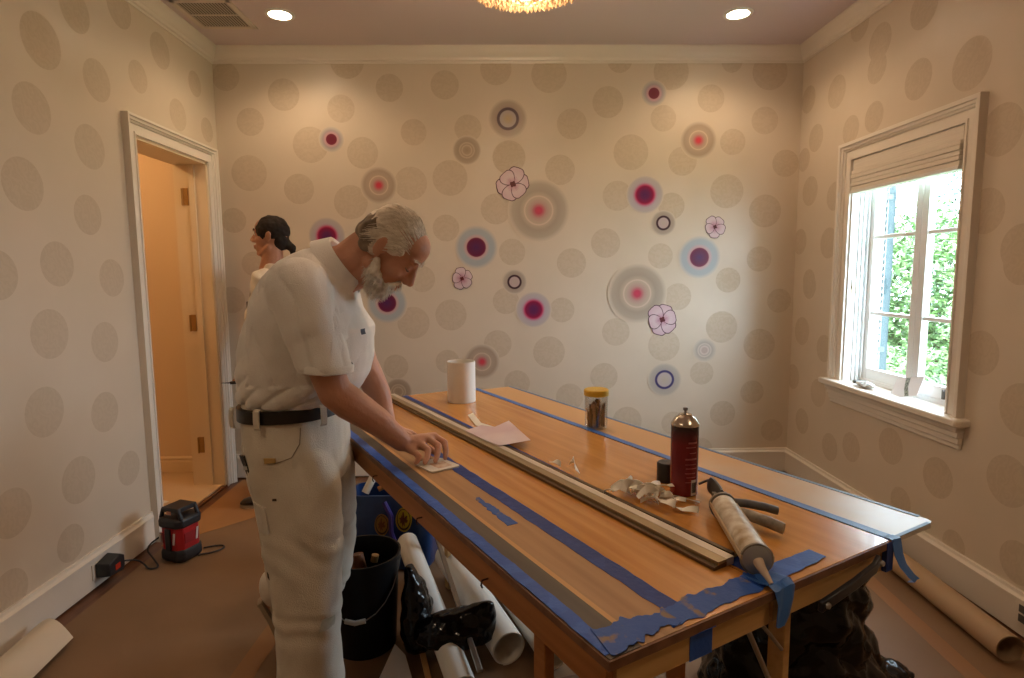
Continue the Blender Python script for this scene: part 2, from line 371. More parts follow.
# ceiling vent
vt = thing('ceiling_vent', 'beige slatted air vent grille in the ceiling above the doorway corner', 'vent', (-1.60, 3.53, H))
vx, vy = 0.165, 0.185
mb = MB()
mb.box(-vx, -vy, -0.008, vx, -vy + 0.03, 0); mb.box(-vx, vy - 0.03, -0.008, vx, vy, 0); mb.box(-vx, -vy, -0.008, -vx + 0.03, vy, 0); mb.box(vx - 0.03, -vy, -0.008, vx, vy, 0)
mb.box(-vx + .03, -0.006, -0.007, vx - .03, 0.006, 0)
obj('frame', mb, mat('vent_paint', (0.66, 0.56, 0.48), rough=0.5), vt, bevel=0.002)
obj('backing', MB().box(-vx + .03, -vy + .03, -0.0015, vx - .03, vy - .03, -0.0005), mat('vent_dark', (0.05, 0.04, 0.03), rough=0.9), vt)
mb = MB()
for k in range(17):
    x = -vx + 0.036 + k * (2 * vx - 0.072) / 16
    mb.box(x - 0.0035, -vy + .03, -0.0065, x + 0.0035, vy - .03, -0.002)
obj('slats', mb, mat('vent_slat', (0.52, 0.45, 0.38), rough=0.5), vt)

# chandelier: its lowest crystals show at the top of the frame
ch = thing('crystal_chandelier', 'round crystal chandelier glowing warm at the middle of the ceiling', 'chandelier', (0.105, 2.45, H))
M['crystal'] = mat('crystal', (0.40, 0.25, 0.14), rough=0.12, trans=0.25, spec=0.9, emit=(1.0, 0.55, 0.22), estr=0.10)
M['chbrass'] = mat('chandelier_metal', (0.35, 0.24, 0.12), rough=0.3, metal=1.0)
zb = 2.462 - H
mb = MB().lathe([(0.001, 0), (0.07, 0), (0.06, -0.03), (0.012, -0.04), (0.010, zb + 0.16), (0.001, zb + 0.16)], n=24)
for k, (r, z) in enumerate([(0.285, zb + 0.15), (0.22, zb + 0.09), (0.15, zb + 0.055), (0.08, zb + 0.04)]):
    pts = [(r * math.cos(a * 2 * PI / 36), r * math.sin(a * 2 * PI / 36), z) for a in range(37)]
    mb.tube(pts, 0.004, 6)
for k in range(6):
    a = k * PI / 3; mb.tube([(0, 0, zb + 0.16), (0.15 * math.cos(a), 0.15 * math.sin(a), zb + 0.13), (0.285 * math.cos(a), 0.285 * math.sin(a), zb + 0.15)], 0.004, 6)
obj('frame', mb, M['chbrass'], ch)
cr = random.Random(3)
mb = MB()
for r, z, n in [(0.285, zb + 0.14, 48), (0.275, zb + 0.10, 46), (0.25, zb + 0.08, 42), (0.215, zb + 0.064, 36), (0.18, zb + 0.055, 32), (0.15, zb + 0.04, 26), (0.11, zb + 0.028, 20), (0.07, zb + 0.02, 13), (0.03, zb + 0.015, 6)]:
    for k in range(n):
        a = 2 * PI * k / n + cr.random() * 0.1; s = 0.010 + cr.random() * 0.003; zz = z - cr.random() * 0.006
        x, y = r * math.cos(a), r * math.sin(a)
        vs = [V(x, y, zz + s * 1.3)] + [V(x + s * math.cos(q * PI / 3 + a), y + s * math.sin(q * PI / 3 + a), zz) for q in range(6)] + [V(x, y, zz - s * 1.4)]
        mb.add(vs, [(0, 1 + q, 1 + (q + 1) % 6) for q in range(6)] + [(7, 1 + (q + 1) % 6, 1 + q) for q in range(6)])
cro = obj('crystal_drops', mb, M['crystal'], ch, smooth=False); cro['kind'] = 'stuff'
for k in range(5):
    a = k * 2 * PI / 5
    obj('bulb', MB().ellipsoid((0.12 * math.cos(a), 0.12 * math.sin(a), zb + 0.12), (0.014, 0.014, 0.022), nu=12, nv=8), mat('chandelier_bulb', (1, 1, 1), emit=(1, 0.7, 0.4), estr=25.0), ch)
d = bpy.data.lights.new('chandelier_light', 'POINT'); d.energy = CHAND_W; d.color = (1.0, 0.72, 0.46); d.shadow_soft_size = 0.12
o = bpy.data.objects.new('chandelier_light', d); C.objects.link(o); o.location = (0, 0, zb + 0.06); o.parent = ch

# ------------------------------------------------------------------ window
mb = MB(); casing(mb, 0, WY0, WY1, WZ0 - 0.03, WZ1, 0.098, XR, -1)
wn = struct('window_1', mb, M['trim'])
mb = MB().box(XR - 0.070, WY0 - 0.135, WZ0 - 0.034, XR + 0.10, WY1 + 0.135, WZ0)
obj('window_stool', mb, M['trim'], wn, bevel=0.008)
mb = MB()
for a, z0, z1, t in [(0.11, -0.062, -0.034, 0.040), (0.105, -0.090, -0.062, 0.030), (0.10, -0.120, -0.090, 0.020), (0.098, -0.142, -0.120, 0.012)]:
    mb.box(XR - t, WY0 - a, WZ0 + z0, XR, WY1 + a, WZ0 + z1)
obj('window_apron', mb, M['trim'], wn, bevel=0.003)
mb = MB()
mb.box(XR, WY0 - 0.001, WZ0, XR + 0.10, WY0 + 0.012, WZ1); mb.box(XR, WY1 - 0.012, WZ0, XR + 0.10, WY1 + 0.001, WZ1); mb.box(XR, WY0, WZ1 - 0.012, XR + 0.10, WY1, WZ1 + 0.001)
for k in range(3):
    mb.box(XR + 0.045 + k * 0.022, WY1 - 0.020 - k * 0.005, WZ0, XR + 0.055 + k * 0.022, WY1 - 0.010, WZ1)
    mb.box(XR + 0.045 + k * 0.022, WY0 + 0.010, WZ0, XR + 0.055 + k * 0.022, WY0 + 0.020 + k * 0.005, WZ1)
mb.box(XR + 0.095, WY0, WZ0 - 0.02, XR + T, WY1, WZ0 + 0.022)
obj('window_jamb', mb, M['winwhite'], wn)
ym = 2.965; gx = XR + 0.12
for (a, b) in ((WY0 + 0.016, ym), (ym, WY1 - 0.016)):
    mb = MB(); st = 0.046
    mb.box(gx - 0.018, a, WZ0 + 0.018, gx + 0.018, a + st, WZ1); mb.box(gx - 0.018, b - st, WZ0 + 0.018, gx + 0.018, b, WZ1)
    mb.box(gx - 0.018, a + st, WZ0 + 0.018, gx + 0.018, b - st, WZ0 + 0.085); mb.box(gx - 0.018, a + st, WZ1 - 0.05, gx + 0.018, b - st, WZ1)
    for z in (1.165, 1.592): mb.box(gx - 0.013, a + st, z - 0.010, gx + 0.013, b - st, z + 0.010)
    s_ = obj('window_sash', mb, M['winwhite'], wn, bevel=0.003)
    obj('glass_pane', MB().box(gx - 0.002, a + st - 0.005, WZ0 + 0.08, gx + 0.002, b - st + 0.005, WZ1 - 0.045), M['glass'], s_)
obj('latch', MB().box(XR + 0.02, WY1 - 0.018, 1.27, XR + 0.034, WY1 - 0.010, 1.36).box(XR + 0.018, WY1 - 0.028, 1.30, XR + 0.030, WY1 - 0.014, 1.32), mat('latch_metal', (0.4, 0.3, 0.2), rough=0.3, metal=0.8), wn)
obj('crank_handle', MB().box(gx - 0.030, 2.72, WZ0 + 0.03, gx - 0.018, 2.735, WZ0 + 0.075).tube([(gx - 0.025, 2.727, WZ0 + 0.07), (gx - 0.04, 2.70, WZ0 + 0.075)], 0.005), mat('crank_dark', (0.12, 0.11, 0.10), rough=0.4), wn)
# woven shade pulled up
bl = thing('roman_blind', 'pale woven shade pulled up into a stack at the top of the window', 'window shade', (XR, 2.99, 0))
M['shade'] = mat('woven_shade', (0.70, 0.63, 0.53), rough=0.7, var=(0.76, 0.69, 0.59), vscale=40, stretch=(1, 0.1, 8), bump=0.2, bscale=200)
M['shade2'] = mat('shade_lining', (0.78, 0.76, 0.72), rough=0.6)
y0, y1 = WY0 + 0.014 - 2.99, WY1 - 0.014 - 2.99
mb = MB()
mb.box(0.012, y0, 1.93, 0.06, y1, WZ1 - 0.002)
obj('head_rail', mb, M['shade2'], bl)
mb = MB()
for k in range(5):
    mb.box(-0.018 - 0.003 * (k % 2), y0, 1.855 + k * 0.022, 0.035, y1, 1.855 + k * 0.022 + 0.021)
mb.box(-0.006, y0, 1.965, 0.006, y1, WZ1 - 0.004)
obj('folded_shade', mb, M['shade'], bl, bevel=0.003)
obj('bottom_rail', MB().box(-0.022, y0, 1.838, 0.040, y1, 1.856), M['shade2'], bl, bevel=0.003)

# things on the window stool
t = thing('clear_packet', 'crumpled clear plastic packet with grey contents on the window sill', 'packet', (XR - 0.005, 3.17, WZ0))
mb = MB().ellipsoid((0, 0, 0.018), (0.028, 0.075, 0.017), nu=28, nv=14)
mb.v = [tuple(Vector(p) + Vector(p).normalized() * 0.010 * fn(p, 60)) for p in mb.v]
obj('packet_bag', mb, mat('packet_film', (0.30, 0.30, 0.27), rough=0.15, var=(0.75, 0.75, 0.72), vscale=45), t)
obj('packet_seal', MB().box(-0.02, 0.070, 0.012, 0.02, 0.088, 0.030), mat('packet_seal', (0.10, 0.10, 0.09), rough=0.3), t)
Mx = Matrix.Translation((XR + 0.05, 2.92, WZ0 + 0.052)) @ Matrix.Rotation(math.radians(-14), 4, 'X') @ Matrix.Rotation(math.radians(28), 4, 'Y')
c_ = obj('instruction_leaflet', MB().box(-0.001, -0.105, -0.055, 0.001, 0.105, 0.055, M=Mx), mat('leaflet_paper', (0.74, 0.70, 0.70), rough=0.5), origin=(XR + 0.05, 2.92, WZ0))
tag(c_, 'grey white leaflet with dark picture leaning on the window sill', 'leaflet')
pm = MB().prism([(-0.045, -0.053), (-0.015, -0.053), (0.012, -0.01), (0.030, 0.053), (-0.004, 0.053), (-0.012, 0.0)], 0, 0.0006, M=Mx @ Matrix.Translation((-0.0016, 0, 0)) @ Matrix.Rotation(PI / 2, 4, 'Y') @ Matrix.Rotation(PI / 2, 4, 'Z'))
pic = obj('printed_picture', pm, mat('leaflet_print', (0.05, 0.05, 0.04), rough=0.5, var=(0.35, 0.38, 0.30), vscale=90), c_, origin=(XR + 0.05, 2.92, WZ0)); pic.location = (0, 0, 0)

# ------------------------------------------------------------------ outside
struct('ground', MB().box(XR + 0.4, -4, -0.9, 26, 26, -0.8), mat('lawn', (0.10, 0.17, 0.05), rough=0.9, var=(0.14, 0.22, 0.07), vscale=2))
sh = thing('window_shutter', 'blue grey exterior louvred shutter folded open outside the window', 'shutter', (XR + T + 0.10, 3.50, 0.72), math.radians(60))
bluem = mat('shutter_blue', (0.035, 0.065, 0.08), rough=0.5); slm = mat('shutter_slat', (0.05, 0.085, 0.10), rough=0.5)
obj('frame', MB().box(0, -0.018, 0, 0.06, 0.018, 1.34).box(0.36, -0.018, 0, 0.42, 0.018, 1.34).box(0.06, -0.018, 0, 0.36, 0.018, 0.08).box(0.06, -0.018, 1.26, 0.36, 0.018, 1.34), bluem, sh)
obj('hinge_arm', MB().box(-0.125, -0.006, 0.20, 0.0, 0.006, 0.23, M=Matrix.Rotation(math.radians(-55), 4, 'Z')), bluem, sh)
obj('hinge_arm', MB().box(-0.125, -0.006, 1.10, 0.0, 0.006, 1.13, M=Matrix.Rotation(math.radians(-55), 4, 'Z')), bluem, sh)
mb = MB()
for k in range(28):
    z = 0.10 + k * 0.042
    mb.box(-0.15, -0.004, -0.022, 0.15, 0.004, 0.022, M=Matrix.Translation((0.21, 0, z)) @ Matrix.Rotation(math.radians(40), 4, 'X'))
obj('louvres', mb, slm, sh)
lr = random.Random(5)
def tree(name, label, base, hgt, clusters, nleaf, cols, size):
    t = thing(name, label, 'tree', base, 0, 'trees outside the window')
    mb = MB(); top = V(0, 0, hgt * 0.75)
    mb.tube([(0, 0, 0), (0.05, 0.02, hgt * 0.35), tuple(top)], [0.14, 0.10, 0.04], 10)
    for c, r in clusters: mb.tube([(0.05, 0.02, hgt * 0.35), tuple((Vector(c) + V(0, 0, hgt * 0.35)) * 0.55), tuple(c)], [0.06, 0.04, 0.015], 6)
    obj('trunk', mb, mat('bark', (0.12, 0.09, 0.06), rough=0.9), t)
    ms = [mat('leaf_%s' % k, c, rough=0.45, spec=0.3) for k, c in enumerate(cols)]
    for m in ms:
        b = m.node_tree.nodes['Principled BSDF']; b.inputs['Transmission Weight'].default_value = 0.0
        b.inputs['Subsurface Weight'].default_value = 0.0
    mb = MB(); tot = sum(r ** 2 for c, r in clusters)
    for c, r in clusters:
        for k in range(int(nleaf * r * r / tot)):
            d = Vector((lr.gauss(0, 1), lr.gauss(0, 1), lr.gauss(0, 1))).normalized() * r * lr.uniform(0.45, 1.05)
            d.z *= 0.8
            p = Vector(c) + d; s = size * lr.uniform(0.6, 1.3)
            a = Vector((lr.gauss(0, 1), lr.gauss(0, 1), lr.gauss(0, .6))).normalized(); b = a.cross(Vector((lr.gauss(0, .5), lr.gauss(0, .5), 1))).normalized()
            mb.add([p - a * s, p - a * s * 0.2 + b * s * 0.42, p + a * s, p - a * s * 0.2 - b * s * 0.42], [(0, 1, 2, 3)], lr.choice(range(len(cols))))
    f = obj('foliage', mb, ms, t, smooth=False, recalc=False); f['kind'] = 'stuff'
G1 = [(0.112, 0.200, 0.064), (0.168, 0.272, 0.096), (0.240, 0.336, 0.152), (0.080, 0.152, 0.056)]
G2 = [(0.064, 0.128, 0.088), (0.096, 0.168, 0.120), (0.152, 0.232, 0.176), (0.048, 0.096, 0.072)]
tree('leafy_tree', 'bright green leafy tree seen through the left window sash', (5.4, 7.6, -0.8), 3.0,
     [((0, 0, 2.0), 0.9), ((0.7, -0.5, 1.5), 0.9), ((-0.6, 0.4, 1.6), 0.9), ((0.3, 0.4, 2.6), 0.7), ((0.0, -0.2, 0.8), 0.9), ((-0.9, 0.9, 0.9), 0.8), ((0.9, -0.9, 0.8), 0.8)], 26000, G1, 0.05)
tree('leafy_tree', 'dark blue green tall tree seen through the right window sash', (8.6, 9.3, -0.8), 5.5,
     [((0, 0, 3.6), 1.5), ((1.0, -0.9, 2.6), 1.4), ((-0.8, 0.6, 2.4), 1.2), ((0.4, -0.6, 4.8), 1.2), ((1.6, -1.6, 4.0), 1.3), ((0.5, 0, 1.4), 1.3)], 22000, G2, 0.065)
tree('leafy_tree', 'light green low tree behind the right sash near the sill', (4.6, 5.2, -0.8), 2.2,
     [((0, 0, 1.1), 0.7), ((0.5, -0.6, 0.9), 0.7), ((-0.5, 0.5, 1.0), 0.6), ((0.1, 0.1, 1.7), 0.55), ((0.4, -0.9, 1.5), 0.5)], 14000, G1, 0.042)
tag(obj('overhead_wire', MB().tube([(6.2, 6.0, 2.60), (6.9, 9.2, 2.36), (7.6, 12.0, 2.5)], 0.012, 6), mat('wire_white', (0.7, 0.75, 0.8)), origin=(6.2, 6.0, 2.6)), 'thin overhead wire crossing the trees outside the right sash', 'wire')
# ------------------------------------------------------------------ wall decals
def ring_mat(name, stops):
    """concentric print: stops (radius 0..1, colour, alpha)"""
    m = bpy.data.materials.new(name); m.use_nodes = True; nt = m.node_tree; b = nt.nodes['Principled BSDF']
    b.inputs['Roughness'].default_value = 0.36; b.inputs['Specular IOR Level'].default_value = 0.42
    paper = (0.635, 0.541, 0.428)   # the print fades into the bare paper tone
    stops = [(p, tuple(x * a + q * (1 - a) for x, q in zip(c, paper)), 1.0) for p, c, a in stops]
    tc = nt.nodes.new('ShaderNodeTexCoord'); ln = nt.nodes.new('ShaderNodeVectorMath'); ln.operation = 'LENGTH'
    nt.links.new(tc.outputs['Object'], ln.inputs[0])
    r = nt.nodes.new('ShaderNodeValToRGB'); cr = r.color_ramp
    while len(cr.elements) < len(stops): cr.elements.new(0.5)
    for e, (p, c, a) in zip(cr.elements, stops): e.position = p
    for e, (p, c, a) in zip(cr.elements, stops): e.position = p; e.color = (*c, a)
    nt.links.new(ln.outputs['Value'], r.inputs[0]); nt.links.new(r.outputs['Color'], b.inputs['Base Color']); nt.links.new(r.outputs['Alpha'], b.inputs['Alpha'])
    return m
GV = (0.37, 0.31, 0.34); BGy = (0.34, 0.39, 0.43); BR = (0.37, 0.28, 0.21); GB = (0.40, 0.36, 0.30)
RM = {
 'maroon': ring_mat('decal_maroon', [(0, (.15, .012, .03), 1), (.40, (.17, .015, .04), 1), (.45, (.55, .30, .33), 1), (.55, (.50, .33, .36), 1), (.66, GV, .95), (.86, (.44, .42, .40), .7), (1.0, (.5, .42, .34), 0.0)]),
 'magenta': ring_mat('decal_magenta', [(0, (.09, .02, .10), 1), (.22, (.13, .02, .09), 1), (.44, (.26, .008, .05), 1), (.50, (.48, .05, .14), 1), (.57, (.50, .22, .30), 1), (.66, (.44, .37, .41), .95), (.88, (.42, .38, .40), .75), (1.0, (.45, .38, .34), 0.0)]),
 'purple': ring_mat('decal_purple', [(0, (.07, .018, .10), 1), (.36, (.13, .012, .05), 1), (.42, (.18, .015, .06), 1), (.46, (.55, .34, .34), 1), (.52, (.50, .36, .38), .9), (.62, BGy, .9), (.80, BGy, .85), (.90, (.44, .44, .43), .6), (1.0, (.45, .40, .34), 0.0)]),
 'pink': ring_mat('decal_pink', [(0, (.62, .035, .06), 1), (.12, (.55, .06, .09), 1), (.32, (.43, .26, .22), .9), (.44, (.42, .31, .23), .8), (.49, (.62, .48, .36), 1), (.54, (.42, .32, .24), .9), (.78, BR, .9), (.90, (.44, .35, .27), .6), (1.0, (.45, .36, .27), 0.0)]),
 'bigpink': ring_mat('decal_large_pink', [(0, (.60, .05, .10), 1), (.10, (.52, .06, .11), 1), (.25, (.45, .27, .23), .9), (.42, (.43, .34, .26), .7), (.45, (.64, .50, .40), 1), (.49, (.44, .35, .27), .8), (.62, (.37, .30, .23), .92), (.84, (.40, .33, .26), .85), (1.0, (.46, .38, .28), 0.0)]),
 'brown': ring_mat('decal_brown', [(0, (.34, .25, .17), 1), (.25, (.36, .26, .18), .9), (.34, (.50, .38, .27), .9), (.42, (.33, .24, .17), .9), (.50, (.50, .38, .27), .9), (.60, (.32, .24, .17), .9), (.85, (.38, .29, .21), .85), (1.0, (.45, .35, .26), 0.0)]),
 'pale': ring_mat('decal_pale', [(0, (.46, .36, .32), .9), (.22, (.46, .36, .32), .9), (.32, (.62, .52, .47), .9), (.44, (.42, .37, .32), .9), (.52, (.6, .52, .46), .8), (.62, (.40, .36, .31), .9), (.85, (.50, .45, .39), .6), (1.0, (.50, .43, .34), 0.0)]),
 'darkring': ring_mat('decal_dark_ring', [(0, (.46, .36, .32), .9), (.40, (.48, .36, .36), .9), (.44, (.05, .015, .025), 1), (.56, (.05, .015, .02), 1), (.60, (.36, .29, .24), .95), (.84, (.40, .33, .27), .85), (1.0, (.46, .38, .28), 0.0)]),
 'ochrering': ring_mat('decal_ochre_ring', [(0, (.42, .29, .14), .9), (.18, (.40, .30, .20), .9), (.40, (.36, .30, .30), .9), (.44, (.05, .012, .02), 1), (.545, (.05, .012, .02), 1), (.59, (.34, .25, .20), .95), (.82, (.38, .29, .21), .85), (1.0, (.46, .36, .27), 0.0)]),
 'bluering': ring_mat('decal_blue_ring', [(0, (.42, .36, .28), .7), (.40, (.46, .40, .40), .9), (.45, (.05, .04, .14), 1), (.54, (.05, .04, .14), 1), (.58, (.39, .35, .32), .95), (.84, (.42, .38, .33), .85), (1.0, (.48, .42, .34), 0.0)]),
}
flp = ring_mat('flower_petal', [(0, (.42, .14, .20), 1), (.025, (.56, .34, .40), 1), (.055, (.64, .50, .52), 1), (.10, (.60, .42, .46), 1)])
flo = mat('flower_outline', (0.09, 0.035, 0.05), rough=0.5)
flc = mat('flower_heart', (0.10, 0.008, 0.012), rough=0.5)
fls = mat('flower_streak', (0.46, 0.22, 0.28), rough=0.5)
info = {
 'A': ('maroon', 'small maroon dot decal with grey halo, high on wall nearest the doorway'),
 'B': ('pink', 'brown ringed decal with pink centre above the white-haired man, left of the pink flower'),
 'C': ('magenta', 'magenta centred round decal showing just above the stooping man\'s back'),
 'D': ('purple', 'purple centred round decal right below the bearded man\'s chin'),
 'E': ('ochrering', 'highest dark-ringed round decal with ochre middle, above the large pink flower'),
 'F': ('brown', 'plain brown ringed small decal without bright centre, left of the upper flower'),
 'H': ('bigpink', 'large brown haloed pink centred decal touching the upper flower'),
 'I': ('purple', 'purple centred decal with blue grey halo right of the man\'s forehead'),
 'K': ('darkring', 'small dark-ringed decal beside the small left flower, above a magenta dot'),
 'L': ('magenta', 'magenta centred decal with mauve halo below the small dark ring, mid wall'),
 'M': ('pink', 'grey brown decal with pink centre just above the white paper roll'),
 'N': ('brown', 'lowest brown ringed decal half hidden behind the far end of the table'),
 'O': ('maroon', 'small maroon dot decal with grey halo, highest on the right part of the wall'),
 'P': ('pink', 'brown ringed decal with red pink centre, upper right under the recessed lamp'),
 'Q': ('magenta', 'magenta centred decal with mauve halo directly above the small dark ring at right'),
 'R': ('darkring', 'small dark-ringed decal with pale middle left of the small right flower'),
 'T': ('purple', 'purple centred decal with pale blue halo below the small right flower'),
 'U': ('bigpink', 'large grey haloed pink centred decal above the lower right flower'),
 'W': ('pale', 'small faint pale ringed decal at lower right of the wall'),
 'X': ('bluering', 'lowest round decal at right, with thin dark blue ring'),
}
for k, (kind, lab) in info.items():
    x, z, r = DECALS[k]
    mb = MB().lathe([(0.0001, 0), (1, 0), (1, 0.008), (0.0001, 0.008)], n=64, M=Matrix.Rotation(PI / 2, 4, 'X'))
    o = obj('round_wall_decal', mb, RM[kind]); o.scale = (r, r, r); o.location = (x, YB - 0.0018 - (0.0004 if k in 'HU' else 0.0), z)
    tag(o, lab, 'wall decal', 'round decals on the back wall')
for k, (rot, lab) in {'G': (0.2, 'large pink flower decal highest on the wall, touching the big brown ringed circle'), 'J': (0.5, 'small pink flower decal right of the bearded man\'s face'),
                      'S': (0.9, 'small pink flower decal at the upper right, above the pale blue haloed dot'), 'V': (1.3, 'large pink flower decal at the lower right under the large grey halo')}.items():
    x, z, r = DECALS[k]
    t = thing('flower_wall_decal', lab, 'wall decal', (x, YB - 0.0035, z), 0, 'flower decals on the back wall')
    R = Matrix.Rotation(PI / 2, 4, 'X')
    np_ = 6 if r > 0.09 else 5
    for q in range(np_):
        a = rot + 2 * PI * q / np_; rr = r * (0.52 + 0.05 * math.sin(q * 2.3))
        def pet(s, d, mi, mb):
            pts = []
            for j in range(26):
                th = 2 * PI * j / 26; u = rr * 0.95 * math.cos(th) * s; w_ = r * 0.47 * math.sin(th) * s * (1 + 0.25 * math.cos(th))
                if abs(th) < 0.3 or abs(th - 2 * PI) < 0.3: u *= 0.92
                pts.append(V(rr * 0.98 + u, w_, 0))
            Rz = Matrix.Rotation(a, 3, 'Z')
            a0 = [R @ (Rz @ p).to_4d() for p in pts]
            mb.loft([[V(p.x, -d, p.z) for p in a0], [V(p.x, -d - 0.0004, p.z) for p in a0]], mi)
        m1 = MB(); off = 0.0007 * (q % 3)
        pet(1.0, off, 1, m1); pet(0.9, off + 0.0005, 0, m1)
        for g in (-0.35, 0.0, 0.35):
            Rz = Matrix.Rotation(a + g * 0.5, 3, 'Z'); l = [Rz @ V(r * 0.12, -0.002, 0), Rz @ V(r * 0.55, 0, 0), Rz @ V(r * 0.12, 0.002, 0)]
            m1.loft([[V(p.x, -off - 0.0011, p.y) for p in l], [V(p.x, -off - 0.0013, p.y) for p in l]], 2)
        obj('petal', m1, [flp, flo, fls], t)
    pts = [V(r * 0.17 * (1 + 0.2 * math.sin(5 * j)) * math.cos(2 * PI * j / 20), 0, r * 0.17 * (1 + 0.2 * math.sin(5 * j)) * math.sin(2 * PI * j / 20)) for j in range(20)]
    obj('flower_centre', MB().loft([[p + V(0, -0.003, 0) for p in pts], [p + V(0, -0.0036, 0) for p in pts]]), flc, t)

# ------------------------------------------------------------------ floor coverings
def sheet(name, poly, z, th, m, label, cat, group=None):
    cx = sum(p[0] for p in poly) / len(poly); cy = sum(p[1] for p in poly) / len(poly)
    o = obj(name, MB().prism(poly, z, z + th), m, origin=(cx, cy, z)); return tag(o, label, cat, group)
sheet('floor_protection_paper', [(-1.775, YR + .05), (1.90, YR + .05), (1.90, 3.90), (-1.30, 3.93), (-1.46, 3.35), (-1.775, 3.02)], 0.0005, 0.0015, M['kraft'], 'grey brown protective paper covering the middle of the floor', 'floor paper')
sheet('floor_protection_paper', [(-1.79, 2.98), (-1.46, 3.33), (-1.29, 3.98), (-1.80, 3.98)], 0.0005, 0.003, M['kraft2'], 'orange brown paper patch with painted lamplight on the floor before the doorway', 'floor paper')  # orange tone paints the warm lamplight near the doorway into this paper
sheet('floor_tape', [(-0.99, 1.2), (-0.90, 1.2), (-0.87, 2.45), (-0.95, 2.45)], 0.002, 0.001, M['tanband'], 'orange brown tape band on the floor behind the bearded man\'s legs', 'tape')
sheet('floor_tape', [(1.55, 1.2), (1.62, 1.2), (1.72, 2.9), (1.65, 2.9)], 0.002, 0.001, M['tanband'], 'orange brown tape band on the floor beside the brown paper roll', 'tape')
sheet('paper_scrap', [(-2.22, 3.55), (-2.10, 3.50), (-2.07, 3.56), (-2.2, 3.62)], 0.0182, 0.002, M['white'], 'white paper scrap on the hall floor beyond the doorway', 'paper scrap')

# ------------------------------------------------------------------ table
def wood_mat(name, c1, c2, rough, coat=0.0, sc_=(14, 0.7, 14), vs=3.0):
    return mat(name, c1, rough=rough, spec=0.45, var=c2, vscale=vs, stretch=sc_, coat=coat, detail=6)
M['orange'] = wood_mat('orange_table_wood', (0.52, 0.225, 0.052), (0.64, 0.31, 0.08), 0.24, coat=0.25)
M['orange2'] = wood_mat('worn_tan_wood', (0.36, 0.19, 0.08), (0.45, 0.26, 0.12), 0.42)
M['grimy'] = wood_mat('grimy_grey_wood', (0.070, 0.054, 0.042), (0.105, 0.082, 0.062), 0.5)
M['ridge'] = wood_mat('light_ridge_wood', (0.58, 0.31, 0.12), (0.62, 0.35, 0.14), 0.4)
M['pine'] = wood_mat('pale_pine', (0.55, 0.33, 0.12), (0.66, 0.43, 0.18), 0.5, sc_=(0.7, 14, 14))
M['apron'] = wood_mat('orange_side_wood', (0.30, 0.115, 0.030), (0.40, 0.165, 0.05), 0.5)
M['edge'] = mat('worn_brown_edge', (0.16, 0.075, 0.038), rough=0.55, var=(0.24, 0.12, 0.065), vscale=30)
def tape_mat(name, c, c2, worn):
    m = mat(name, c, rough=0.5, spec=0.35, bump=0.15, bscale=90)
    nt = m.node_tree; b = nt.nodes['Principled BSDF']; tc = [n for n in nt.nodes if n.type == 'TEX_COORD'][0]
    n = nt.nodes.new('ShaderNodeTexNoise'); n.inputs['Scale'].default_value = 22; n.inputs['Detail'].default_value = 8
    nt.links.new(tc.outputs['Object'], n.inputs['Vector'])
    r = nt.nodes.new('ShaderNodeValToRGB'); r.color_ramp.elements[0].position = worn; r.color_ramp.elements[1].position = worn + 0.07
    r.color_ramp.elements[0].color = (*c, 1); r.color_ramp.elements[1].color = (*c2, 1)
    nt.links.new(n.outputs['Fac'], r.inputs[0]); nt.links.new(r.outputs[0], b.inputs['Base Color']); return m
M['tape'] = tape_mat('blue_tape', (0.022, 0.10, 0.48), (0.035, 0.13, 0.55), 0.5)
M['tapedark'] = tape_mat('dark_blue_tape', (0.010, 0.040, 0.24), (0.018, 0.058, 0.30), 0.55)
M['tapeworn'] = tape_mat('worn_blue_tape', (0.026, 0.10, 0.42), (0.24, 0.17, 0.12), 0.55)
HT = 0.86
AX, AY, TA = 0.1471, 0.7758, math.atan2(0.49079, 0.87128)
tb = thing('pasting_table', 'long folding wooden pasting table with blue tape lines where the man works', 'table', (AX, AY, 0), TA)
TL = 1.90
zt = HT
# near slab: stripes of different wear run its whole length
mb = MB()
bands = [(0.0, 0.060, 1), (0.060, 0.070, 2), (0.070, 0.152, 3), (0.152, 0.362, 0)]
for a, b, mi in bands: mb.box(a, 0.0, zt - 0.014, b, TL, zt, mi)
obj('tabletop', mb, [M['orange'], M['grimy'], M['ridge'], M['orange2']], tb)
mb = MB().box(0.364, 0.0, zt - 0.014, 0.724, TL, zt)
obj('tabletop', mb, M['orange'], tb)
mb = MB().box(-0.003, -0.004, zt - 0.016, 0.727, -0.0002, zt - 0.001).box(-0.004, -0.004, zt - 0.016, -0.0002, TL, zt - 0.002)
obj('edge_band', mb, M['edge'], tb)
for a_, b_, t_ in ((0.010, 0.360, 0.006), (0.368, 0.718, 0.006), (0.010, 0.718, TL - 0.03)): obj('end_rail', MB().box(a_, t_, zt - 0.066, b_, t_ + 0.022, zt - 0.0145), M['pine'], tb, bevel=0.002)
obj('side_rail', MB().box(0.345, 0.03, zt - 0.066, 0.362, TL - 0.03, zt - 0.0145), M['apron'], tb)
mb = MB().box(-0.002, 0.006, zt - 0.070, 0.020, TL - 0.008, zt - 0.0165)
obj('side_rail', mb, M['apron'], tb, bevel=0.002)
mb = MB().box(0.700, 0.03, zt - 0.066, 0.718, TL - 0.03, zt - 0.0145)
obj('side_rail', mb, M['apron'], tb, bevel=0.002)
for t_ in (0.36, 0.70, 1.05): hk = MB(); hk.tube([(-0.003, t_, zt - 0.045), (-0.016, t_, zt - 0.045), (-0.018, t_, zt - 0.055), (-0.014, t_ + 0.003, zt - 0.062)], 0.0018, 6); obj('hook', hk, mat('dark_screw', (0.06, 0.02, 0.015), rough=0.5, metal=0.4), tb)
